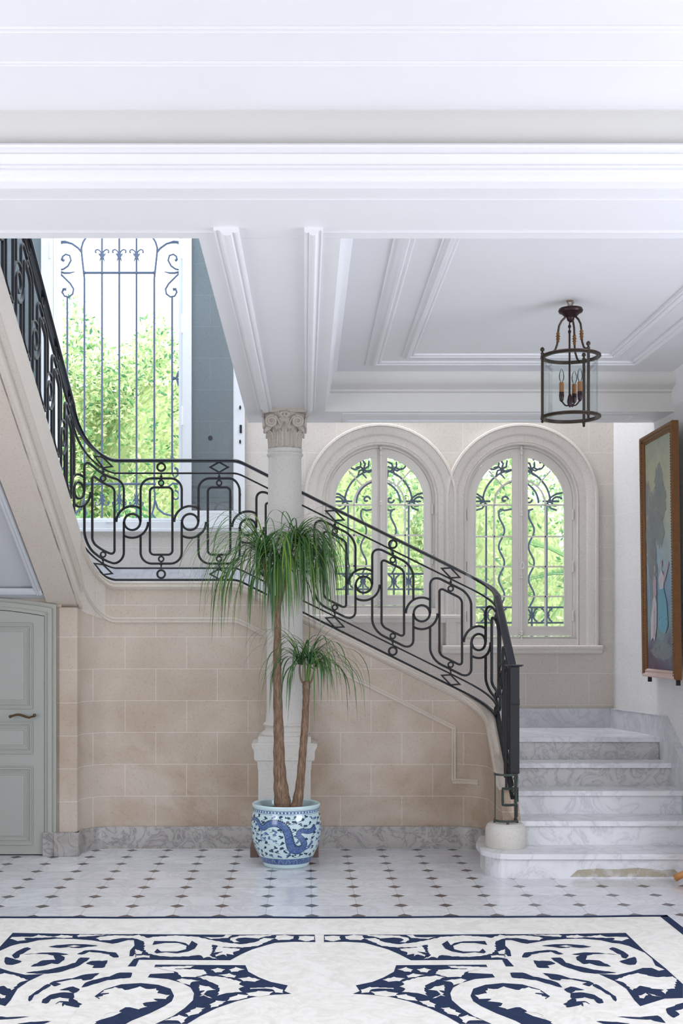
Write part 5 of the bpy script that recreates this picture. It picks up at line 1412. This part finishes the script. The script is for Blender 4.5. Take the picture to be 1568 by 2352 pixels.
for L in ([(0, 225), (200, 220), (330, 232), (365, 245), (330, 265), (240, 262), (150, 245), (0, 245)], [(230, 216), (500, 213), (528, 225), (515, 236), (380, 226)], [(560, 225), (660, 215), (740, 235), (640, 245), (560, 240)],
          [(700, 235), (860, 215), (900, 232), (1000, 232), (1090, 235), (1105, 250), (1040, 270), (960, 262), (980, 245), (820, 242)],
          [(980, 605), (1100, 560), (1180, 545), (1330, 580), (1480, 575), (1520, 600), (1500, 680), (1400, 690), (1300, 680), (1200, 655), (1130, 700), (1060, 630)], [(1185, 740), (1250, 715), (1270, 735), (1230, 765), (1190, 760)], [(1260, 715), (1390, 755), (1300, 740)], [(1380, 700), (1420, 680), (1440, 700), (1415, 728)], [(500, 312), (560, 305), (620, 315), (560, 322)]):
    put(jag(cB(L), amp=-.008), 1, IV)
b.build('navy_pattern', ['navy', 'ivory'], rug, fix=False, label='navy ground with ivory acanthus scrolls')

# furniture foot at the right edge
ff = P(1560, 0, 7.55)
stool = thing('wooden_stool', 'orange brown wooden stool with curved feet at the right edge beside the lowest step', 'stool', (ff.x+.16, 7.56, 0))
for kx in (-1, 1):
    for ky in (-1, 1):
        X0, Y0_ = ff.x+.175, 7.58
        kk = kx if kx < 0 else kx*.65
        MB().tube([(X0+kk*.05, Y0_+ky*.07, .30), (X0+kk*.055, Y0_+ky*.075, .18), (X0+kk*.075, Y0_+ky*.085, .09), (X0+kk*.115, Y0_+ky*.105, .052), (X0+kk*.155, Y0_+ky*.125, .026)], [.018, .018, .018, .021, .024], 10).build('leg', 'orange_wood', stool, smooth='all')
b = MB(); b.box(X0-.09, Y0_-.09, .29, X0+.09, Y0_+.09, .325); b.build('seat', 'orange_wood', stool, bevel=.012)

# ================= GARDEN =================
b = MB(); b.box(-30, 10.3, -.4, 30, 60, -.3); o = b.build('garden_ground', 'ground'); struct(o, 'gravel ground outside')
def foliage(name, boxes, n, size, mats, wts, label, cat, seed, core=True, group=None, trunk=None):
    rnd = random.Random(seed)
    cx0 = sum(q[0] for q in boxes)/len(boxes); cy0 = sum(q[1] for q in boxes)/len(boxes)
    root = thing(name, label, cat, (cx0, cy0, -.3), group)
    b = MB(); vols = [q[3]*q[4]*q[5] for q in boxes]; tot = sum(vols)
    for (x, y, z, rx, ry, rz), vv in zip(boxes, vols):
        for _ in range(int(n*vv/tot)):
            # leaves concentrated near the surface facing the house and the top
            while True:
                d_ = Vector((rnd.gauss(0, 1), rnd.gauss(0, 1), rnd.gauss(0, 1))).normalized()
                if d_.y < .35: break
            k = (rnd.uniform(.80, 1.04) if core else rnd.uniform(.35, 1.0)**.5)*(1+.10*math.sin(d_.x*9+z)+.08*math.cos(d_.z*11+x))
            p = Vector((x+d_.x*rx*k, y+d_.y*ry*k, z+d_.z*rz*k))
            if p.z < -.25: continue
            s_ = size*rnd.uniform(.6, 1.3); L = Vector((rnd.gauss(0, 1), rnd.gauss(0, .6)-.3, rnd.gauss(-.3, .8))).normalized(); W = L.cross(Vector((rnd.gauss(0, .6), -1, rnd.gauss(.3, .6)))).normalized(); nn_ = L.cross(W)
            b.add([p, p+L*s_*.5+W*s_*.2+nn_*s_*.05, p+L*s_, p+L*s_*.5-W*s_*.2+nn_*s_*.05], [(0, 1, 2, 3)], rnd.choices(range(len(mats)), wts)[0])
    b.build('foliage', mats, root, fix=False)
    if core:
        b = MB()
        for (x, y, z, rx, ry, rz) in boxes:
            b.rings([[Vector((x+rx*.8*math.sin(PI*i/10)*math.cos(2*PI*j/14), y+ry*.8*math.sin(PI*i/10)*math.sin(2*PI*j/14), z-rz*.8*math.cos(PI*i/10))) for j in range(14)] for i in range(1, 10)])
        b.build('branches', 'hedge_core', root, smooth='all')
H4 = ['hedge_a', 'hedge_b', 'hedge_c', 'hedge_d']
foliage('garden_tree', [(-4.6, 17.5, 2.4, 1.9, 1.5, 3.7), (-3.3, 18.2, 2.4, 1.6, 1.4, 3.75), (-2.0, 17.8, 2.4, 1.7, 1.5, 3.7)], 60000, .10, H4, (4, 2.6, 1.2, 5), 'tall pale yellowish green tree filling the tall window up to the sky', 'tree', 1)
foliage('garden_shrub', [(-3.3, 13.6, 1.7, 1.0, .7, 1.45), (-1.9, 13.4, 1.6, .9, .7, 1.45)], 9000, .115, H4, (2, 4, 3.5, .6), 'leafy bright green shrub low outside the tall window', 'shrub', 2)
foliage('garden_tree', [(.4, 17, 2.0, 1.7, 1.2, 2.6)], 9000, .10, H4, (5, 3, 1.0, 3), 'pale green tree outside the arched window beside the column', 'tree', 3)
foliage('garden_tree', [(2.6, 17.5, 2.0, 1.6, 1.2, 2.4)], 9000, .10, H4, (5, 2.4, 1.0, 3), 'pale green tree outside the arched window above the landing', 'tree', 4)
foliage('garden_shrub', [(1.0, 13.0, .9, 1.0, .5, .75), (2.3, 13.0, .8, .9, .5, .75)], 6000, .09, H4, (3, 3, 3, 1), 'low dark flecked shrub along the foot of the arched windows', 'shrub', 5)
# fan palm fronds outside the right arched window
pr_ = thing('garden_palm', 'feathery palm fronds outside the arched window above the landing', 'palm', (2.75, 12.2, -.3))
for fi, (c0_, c1_, n_) in enumerate((((2.9, 12.2, 2.25), (2.05, 12.0, 2.55), 26), ((2.9, 12.2, 2.2), (2.1, 12.0, 2.1), 26), ((2.9, 12.2, 2.2), (2.35, 12.0, 1.6), 24))):
    b = MB(); a_, c_ = Vector(c0_), Vector(c1_); b.tube([a_, (a_+c_)/2+Vector((0, 0, .05)), c_], [.012, .008, .004], 6)
    for i in range(n_):
        t_ = i/n_; p = a_.lerp(c_, t_)+Vector((0, 0, .05*math.sin(PI*t_)))
        for sd in (-1, 1):
            dd = (c_-a_).normalized()*.14+Vector((0, 0, sd*.13*(1.1-t_)))-Vector((0, 0, .03)); w_ = Vector((.006, 0, .004))
            b.add([p-w_, p+dd, p+w_], [(0, 1, 2)], 0)
    b.build('frond', 'hedge_c' if fi == 1 else 'hedge_b', pr_, fix=False)
MB().tube([(2.9, 12.2, -.3), (2.92, 12.2, 1.0), (2.9, 12.2, 2.25)], [.10, .09, .07], 10).build('trunk', 'stem', pr_, smooth='all')
